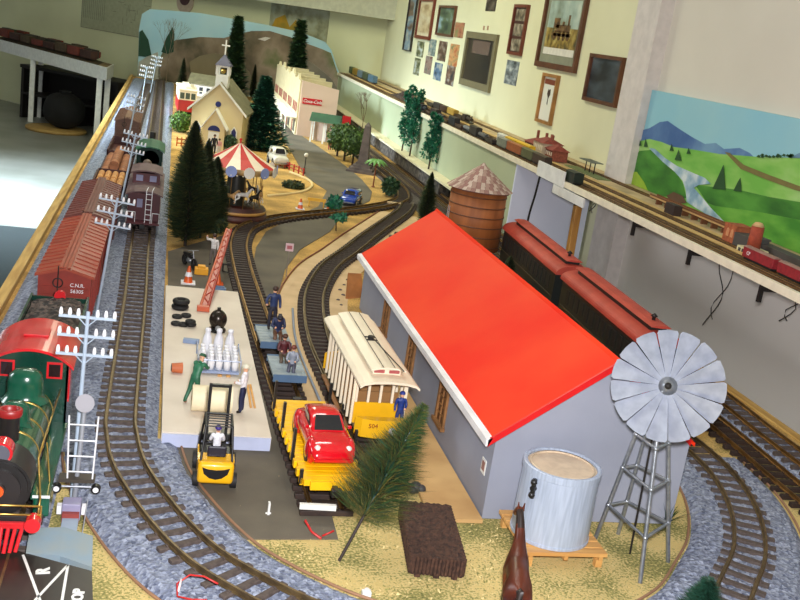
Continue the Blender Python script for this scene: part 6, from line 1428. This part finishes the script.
# small rolling stock
def mini(label,X,y,L,col,roof=None,h=.036,w=.028,group=None,kind='box',name='miniature_wagon'):
    r=empty(name,label,'miniature train',(X,y,SZ+.0046),group=group); m=mat('mini_%d_%d_%d'%col,col,.5,var=.15,scale=80)
    MB().box(-w/2+.002,.006,.0,w/2-.002,L-.006,.006).build('underframe',black,r)
    if kind=='box': 
        MB().box(-w/2,0,.005,w/2,L,h,.001).build('body',m,r)
        if roof: MB().prism([(-w/2-.001,h),(-w/4,h+.003),(w/4,h+.003),(w/2+.001,h)],-.001,L+.001,'y').build('roof',mat('mini_%d_%d_%d'%roof,roof,.5,var=.1),r)
    elif kind=='open':
        MB().box(-w/2,0,.005,w/2,L,.008).box(-w/2,0,.008,-w/2+.0015,L,.017).box(w/2-.0015,0,.008,w/2,L,.017).box(-w/2,0,.008,w/2,.0015,.017).box(-w/2,L-.0015,.008,w/2,L,.017).build('body',m,r)
        MB().box(-w/2+.002,.002,.008,w/2-.002,L-.002,.014).build('load',mat('mini_load',(70,58,46),.8,var=.4,scale=200),r)
    elif kind=='tank':
        MB().cyl((0,.004,.016),(0,L-.004,.016),.009,n=14).cyl((0,L/2,.02),(0,L/2,.028),.003,n=8).build('tank',m,r)
    elif kind=='loco':
        MB().cyl((0,.004,.018),(0,L*.65,.018),.0085,n=14).cyl((0,.012,.024),(0,.012,.036),.003,n=8).sph((0,L*.3,.026),.004).build('boiler',m,r); MB().box(-w/2,L*.62,.006,w/2,L,.034,.001).build('cab',m,r)
    return r
def SY(px,py,X,z=SZ+.015): d=ray(px,py); t=(z-HC)/d.z; return d.y*t
names=dict(box='box wagon',open='open wagon',tank='tank wagon',loco='engine')
# (label, pixel of the near end, track X, length, colour, roof, kind)
def at_px(px,py): return SY(px,py,0)
mini('miniature maroon wagon cut by the right edge of the picture',1.330,at_px(806,280),.085,(150,30,40),(150,110,100),h=.028,w=.022)
w1=mini('miniature maroon wagon standing just past the brick silo',1.330,at_px(783,268),.125,(150,30,40),(150,110,100),h=.028,w=.022)
for(t,px,py)in(('a',790,273),): pass
def chain(y,specs,X,grouplab):
    for k,(lab,L,c,rf,kd) in enumerate(specs): mini(lab,X,y,L,c,rf,kind=kd,name='miniature_engine' if kd=='loco' else 'miniature_wagon'); y+=L+.008
ys=at_px(529,175)
chain(at_px(536,164),[('miniature dark brown wagon at the near end of the row by the station',.13,(60,44,36),(70,56,44),'box'),('miniature olive flat-topped wagon behind the dark brown one',.12,(90,92,60),(100,104,70),'box'),('miniature orange-brown wagon on the front siding',.17,(156,84,44),(170,100,56),'box'),('miniature grey-green wagon beside the white card',.12,(120,124,110),(150,150,140),'box')],1.310,'')
chain(at_px(526,153)+.0,[('miniature bright yellow wagon beside the station',.16,(236,186,30),(246,200,50),'box'),('second miniature bright yellow wagon beside the station',.13,(226,180,40),(240,196,60),'box'),('miniature white wagon beyond the yellow ones',.10,(222,220,210),(232,230,220),'box')],1.362,'')
cols_=[((50,44,40),'open'),((90,92,94),'tank'),((44,40,38),'box'),((120,124,128),'tank'),((70,50,40),'open'),((40,40,44),'box'),((104,76,48),'open'),((60,62,66),'tank'),((50,40,36),'box'),((84,60,44),'open'),((38,40,44),'loco'),((70,54,40),'box'),((96,80,60),'open'),((44,44,44),'box')]
y=at_px(494,142); words=['first','second','third','fourth','fifth','sixth','seventh','eighth','ninth','tenth','eleventh','twelfth','thirteenth','fourteenth']
for k,(c,kd) in enumerate(cols_):
    L=.11; mini('%s of the dark goods wagons on the front shelf track, a %s'%(words[k],names[kd]),1.300,y,L,c,tuple(int(v*1.1) for v in c),kind=kd,name='miniature_engine' if kd=='loco' else 'miniature_wagon'); y+=L+.010
y=at_px(474,122)
for k,(c,kd) in enumerate([((52,40,32),'loco'),((60,46,36),'open'),((176,142,60),'box'),((70,50,38),'box'),((50,46,40),'box'),((64,60,44),'open')]):
    L=.14; mini('%s vehicle of the brown train on the wall-side shelf track, %s'%(words[k],names[kd]),1.45,y,L,c,tuple(int(v*1.15) for v in c),kind=kd,h=.032,name='miniature_engine' if kd=='loco' else 'miniature_wagon'); y+=L+.012
y=at_px(388,84)
for k,(c,lab) in enumerate([((88,120,140),'blue-grey'),((70,84,60),'dark green'),((110,130,140),'pale blue'),((176,142,50),'mustard'),((52,84,50),'green')]):
    L=.20; mini('small %s box wagon at the far corner of the shelf, %s in line'%(lab,words[k]),1.40,y,L,c,tuple(min(255,int(v*1.1)) for v in c),h=.05,w=.034); y+=L+.03
# dark scrap heap
q=G(398,95,SZ); b=MB(); rr=random.Random(5); 
vs=[];fs=[];N_=22
for j in range(N_+1):
    for i in range(N_+1):
        u,v=i/N_,j/N_; e=math.sin(PI*u)*math.sin(PI*v); vs.append((u*.10-.05,v*.75-.35,.002+e*.035*(1+noise.noise(Vector((u*5,v*12,0))))+.006*e*noise.noise(Vector((u*30,v*60,0)))))
for j in range(N_):
    for i in range(N_): k=j*(N_+1)+i; fs.append((k,k+1,k+N_+2,k+N_+1))
tag(MB().add(vs,fs).build('scenery_mound',mat('mound_brown',(66,48,38),.9,var=.5,scale=40,bump=.6),loc=(1.35+.02,at_px(396,97),SZ)),'dark brown scenery mound on the shelf below the small photographs','scenery')
# ---- station building on the shelf
ysn=WX(537,155,1.42).y-.075; bs=empty('station_building','brick station with red hipped roofs and chimneys on the shelf','building',(1.45,ysn,SZ+.0025)); brk=mat('station_brick',(150,82,62),.8,c2=(124,64,50),scale=120); rfs=mat('station_roof',(146,66,54),.7,c2=(120,50,42),scale=60); bei=mat('station_stucco',(200,180,150),.7)
def hip(x0,y0,x1,y1,z,h,name='roof'):
    mx=(x0+x1)/2; i=min((x1-x0),(y1-y0))*.45
    MB().add([(x0,y0,z),(x1,y0,z),(x1,y1,z),(x0,y1,z),(mx,y0+i,z+h),(mx,y1-i,z+h)],[(0,1,4),(1,2,5,4),(2,3,5),(3,0,4,5),(3,2,1,0)]).build(name,rfs,bs)
for(x0,y0_,x1,y1_,hh,m)in((-.045,.0,.045,.13,.058,bei),(-.030,-.09,.04,-.0005,.042,brk),(-.040,.1305,.045,.26,.040,brk)):
    w=MB().box(x0,y0_,0,x1,y1_,hh).build('wing',m,bs); hip(x0-.008,y0_-.008,x1+.008,y1_+.008,hh+.0003,.022)
    n_=int((y1_-y0_)/.022)
    for k in range(n_): MB().box(x0-.001,y0_+.008+k*.022,hh*.45,x0-.0001,y0_+.018+k*.022,hh*.82).build('window',mat('station_window',(226,214,190),.4),w)
for x,y_ in((.0,.02),(.01,.06),(.0,.10),(-.005,.2)): MB().box(x-.005,y_-.005,.062,x+.005,y_+.005,.094).build('chimney',brk,bs)
tag(MB().box(1.345,ysn-.16,SZ+.0026,1.395,ysn+.26,SZ+.012,.001).build('platform_slab',mat('platform_green',(94,104,86),.8)),'grey-green station platform in front of the brick station','platform')
q_=at_px(562,180); mini('miniature very dark green block-like wagon at the shelf edge by the white cards',1.285,q_,.075,(24,36,28),(30,44,34),h=.036,w=.034)
# platform canopy
yc=at_px(598,170); r=empty('platform_canopy','little flat platform canopy on thin posts beside the pilaster','canopy',(1.49,yc,SZ+.0025)); MB().box(-.022,-.06,.040,.022,.06,.043).build('roof',mat('canopy_grey',(96,104,96),.6),r)
for k in(-.04,0,.04): MB().cyl((0,k,0),(0,k,.04),.002,n=6).build('post',dark,r)
tag(MB().box(1.455,yc-.16,SZ,1.508,yc+.16,SZ+.0024).build('grass_strip',mat('strip_green',(110,122,76),.9)),'dull green strip beneath the little platform canopy','platform')
# bridge, tunnel block, kiln building and round silo by the mural
y_=at_px(700,213); tag(MB().box(-.010,-.028,0,.016,.028,.030,.001).build('tunnel_block',mat('block_dark',(52,36,32),.7),loc=(1.425,y_,SZ+.0021)),'dark square block beside the miniature bridge under the mural','block')
br_=empty('miniature_bridge','long low brown bridge in front of the mural stream','bridge',(1.475,at_px(660,200)-.05,SZ)); MB().box(-.012,-.36,.016,.012,.10,.021).build('deck',mat('bridge_tan',(190,150,96),.7),br_); 
for k in range(8): MB().box(-.010,-.34+k*.056,0,.010,-.334+k*.056,.016).build('pier',mat('bridge_brown',(110,66,36),.7),br_)
for k in range(2): MB().box(-.0125+k*.0235,-.36,.021,-.011+k*.0235,.10,.026).build('parapet',mat('bridge_brown',0),br_)
yk=at_px(748,240); kb_=empty('brick_works','orange brick works building with a grey roof before the mural','building',(1.43,yk,SZ+.0002)); 
MB().box(-.028,-.01,0,.020,.045,.048).build('walls',mat('works_brick',(172,92,54),.8,c2=(144,72,42),scale=100),kb_); 
for k in(0,1): MB().prism([(-.002+.020*k,.016),(.010+.020*k,.016),(.010+.020*k,.034),(.004+.020*k,.038),(-.002+.020*k,.034)],-.029,-.0281,'x').build('arched_window',mat('works_arch',(206,140,96),.7),kb_)
MB().box(-.030,-.075,.0,.030,-.0105,.030).box(-.031,-.080,.030,.031,-.0105,.034).build('annex',mat('annex_grey',(76,70,66),.7),kb_)
sl2=empty('brick_silo','round red brick silo with a cream arcaded base before the mural','silo',(1.400,at_px(764,249),SZ+.0002)); MB().lathe([(0,.014),(.0165,.014),(.015,.068),(.0,.068)],20).build('tower',mat('silo_brick',(164,70,44),.8,c2=(140,56,36),scale=100),sl2); MB().lathe([(.014,.0682),(.0155,.0682),(.009,.077),(0,.079)],20).build('cap',mat('silo_cap',(200,160,110),.6),sl2)
MB().box(-.026,-.028,0,.026,.028,.0138).build('arcade_base',mat('arcade_cream',(214,204,160),.7),sl2)
for k in range(3): MB().box(-.0272,-.022+k*.016,.001,-.0261,-.012+k*.016,.010).build('arch',mat('window_dark',0),sl2)
yb=at_px(796,256); tag(MB().box(1.44,yb-.10,SZ+.0002,1.475,yb+.14,SZ+.022,.001).build('grey_shed',mat('annex_grey',0)),'low dark grey shed right of the round brick silo','building')
bs.scale=(.9,.85,.95)
lettering('CP',.012,whitep,w1,Matrix.Translation((-.0112,.10,.016))@Matrix.Rotation(-PI/2,4,'Z')@Matrix.Rotation(PI/2,4,'X'))
# ================================================================= table at the back left, with its own scenery
F1=G(106,68,.06); F2=G(0,40,.06)
dB=(F2-F1); dB.z=0; dB.normalize(); nb2=Vector((-dB.y,dB.x,0)); nb2=Vector((.05,1,0))
bt_=empty('back_table','white-edged table with thin white legs in the far left corner','table',(F1.x,F1.y,FZ))
o1=Vector((F1.x,F1.y)); 
back_d=.50
def q2(s,t): p=dB*s+nb2*t; return (p.x,p.y)
Lb=2.25; tz=.06-FZ
MB().prism([q2(0,.02),q2(Lb,.02),q2(Lb,back_d),q2(0,back_d)],tz-.03,tz).build('table_top',mat('back_top_tan',(150,124,80),.8,var=.3,scale=6),bt_)
MB().prism([q2(-.02,0),q2(Lb,0),q2(Lb,.0195),q2(-.02,.0195)],tz-.10,tz+.004).build('fascia',white,bt_)
MB().prism([q2(-.02,.02),q2(-.0005,.02),q2(-.0005,back_d),q2(-.02,back_d)],tz-.10,tz+.004).build('side_fascia',white,bt_)
for s,t in((.10,.05),(.05,.42),(1.35,.05),(1.35,.45),(2.15,.05)):
    p=q2(s,t); MB().box(p[0]-.022,p[1]-.022,0,p[0]+.022,p[1]+.022,tz-.03).build('leg',white,bt_)
rr=random.Random(12); cB=[((70,40,30),'dark red-brown'),((56,50,44),'charcoal'),((120,50,36),'rusty red'),((60,62,40),'olive'),((84,66,44),'tan-brown'),((50,44,38),'near-black')]
zt_=.06
for row in range(3):
    for k in range(8):
        s=.34+k*.235; t=.12+row*.12; p=F1+dB*s+nb2*t; c,nm=cB[(k*2+row)%6]
        o=MB().box(-.095,-.028,.0,.095,.028,.012).box(-.10,-.03,.012,.10,.03,.050+rr.uniform(0,.03),.003).build('dusty_wagon',mat('dusty_%d_%d_%d'%c,c,.8,var=.2),loc=(p.x,p.y,zt_+.032),rz=math.atan2(dB.y,dB.x)); tag(o,'%s old wagon, %s along the %s row on the back table'%(nm,words[k],['front','middle','rear'][row]),'model wagon')
mo=MB(); vs=[];fs=[]
for j in range(19):
    for i in range(41):
        s=i/40*2.05+.15; t=.04+j/18*.44; e=math.sin(PI*i/40)**.4*math.sin(PI*j/18)**.5; p=dB*s+nb2*t; vs.append((p.x,p.y,.002+e*(.024+.006*noise.noise(Vector((s*9,t*9,1))))))
for j in range(18):
    for i in range(40): k=j*41+i; fs.append((k,k+1,k+42,k+41))
tag(mo.add(vs,fs).build('scenery_ground',mat('dark_scenery',(84,68,44),.9,c2=(48,42,30),scale=10),loc=(F1.x,F1.y,zt_)),'rough dark brown scenery ground on the back table','scenery',kind='stuff')
# under the table: dark round bag on a tan board, dark cabinet whose extra width stands in for shade
def under(px,py): return G(px,py,FZ)
q=under(56,131); tag(MB().lathe([(0,0),(.25,0),(.26,.01),(.26,.025),(.25,.03),(0,.03)],32).build('tan_board',mat('tan_board',(170,136,76),.7),loc=(q.x,q.y,FZ)),'round tan board on the floor under the back table','board')
r=empty('dark_bundle','big black tied bundle on the round tan board under the table','bag',(q.x+.06,q.y,FZ+.0305)); me=MB().sph((0,0,.155),.165,24,16,(1.1,1,.95)).build('sack',mat('bundle_black',(18,17,19),.9,var=.5,scale=8),r)
for v in me.data.vertices: v.co+=v.normal*0+Vector((0,0,0)); v.co*=1+.07*noise.noise(v.co*9)
MB().cyl((0,0,.29),(0,0,.33),.04,.055,12).build('tied_neck',mat('bundle_black',0),r)
q=under(80,108); q=under(56,131); cbn=empty('shade_widened_cabinet','low dark open cabinet widened to stand in for shade behind the black bundle','cabinet',(q.x+.05,q.y+.35,FZ)); cbn.rotation_euler.z=math.atan2(-dB.y,-dB.x)*.6; dkw=mat('cabinet_dark_shade',(30,26,22),.7)
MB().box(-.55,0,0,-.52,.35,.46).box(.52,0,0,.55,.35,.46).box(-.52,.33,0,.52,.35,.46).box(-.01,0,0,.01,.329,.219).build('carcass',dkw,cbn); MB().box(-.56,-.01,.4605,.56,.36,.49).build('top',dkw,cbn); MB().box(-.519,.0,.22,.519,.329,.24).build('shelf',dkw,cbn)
q=under(125,112)
# ================================================================= light
def area(name,loc,tgt,size,power,col,sy=None,spread=None):
    l=bpy.data.lights.new(name,'AREA'); l.size=size; l.energy=power; l.color=col
    if sy: l.shape='RECTANGLE'; l.size_y=sy
    if spread: l.spread=spread
    o=bpy.data.objects.new(name,l); COL.objects.link(o); o.location=loc
    o.rotation_euler=(Vector(tgt)-Vector(loc)).to_track_quat('-Z','Y').to_euler(); return o
# camera flash just above the lens; fluorescent tubes on the ceiling; daylight from a doorway on the left
area('camera_flash',Vector((0,0,HC))+CU*.10+CX*.04,G(330,240),.05,31,(1,.98,1))
area('ceiling_tube',(.0,2.4,1.86),(.1,2.4,0),.25,14,(1,.96,.88),1.3)
area('ceiling_tube',(.2,5.0,1.86),(.2,5.2,0),.25,46,(1,1,.76),1.4)
area('ceiling_tube',(.1,7.0,1.86),(.3,7.6,0),.25,26,(1,1,.74),1.4)
area('ceiling_tube',(-2.4,7,1.86),(-2.4,7,0),.25,6,(1,1,.8),1.4)
area('doorway_daylight',(-3.6,6.0,1.0),(-1.2,6.1,FZ),1.1,190,(.72,.88,1),1.6,spread=math.radians(60))
area('left_fill',(-2.6,2.4,.95),(1.5,2.6,.0),.9,26,(.9,.95,1),.8)  # added soft fill without a real window, lifts the wall below the shelf
w=bpy.data.worlds.new('world'); SC.world=w; w.use_nodes=True; w.node_tree.nodes['Background'].inputs[0].default_value=(.8,.85,.9,1); w.node_tree.nodes['Background'].inputs[1].default_value=.3
SC.view_settings.view_transform='Standard'; SC.view_settings.look='None'; SC.view_settings.exposure=0; SC.view_settings.gamma=1
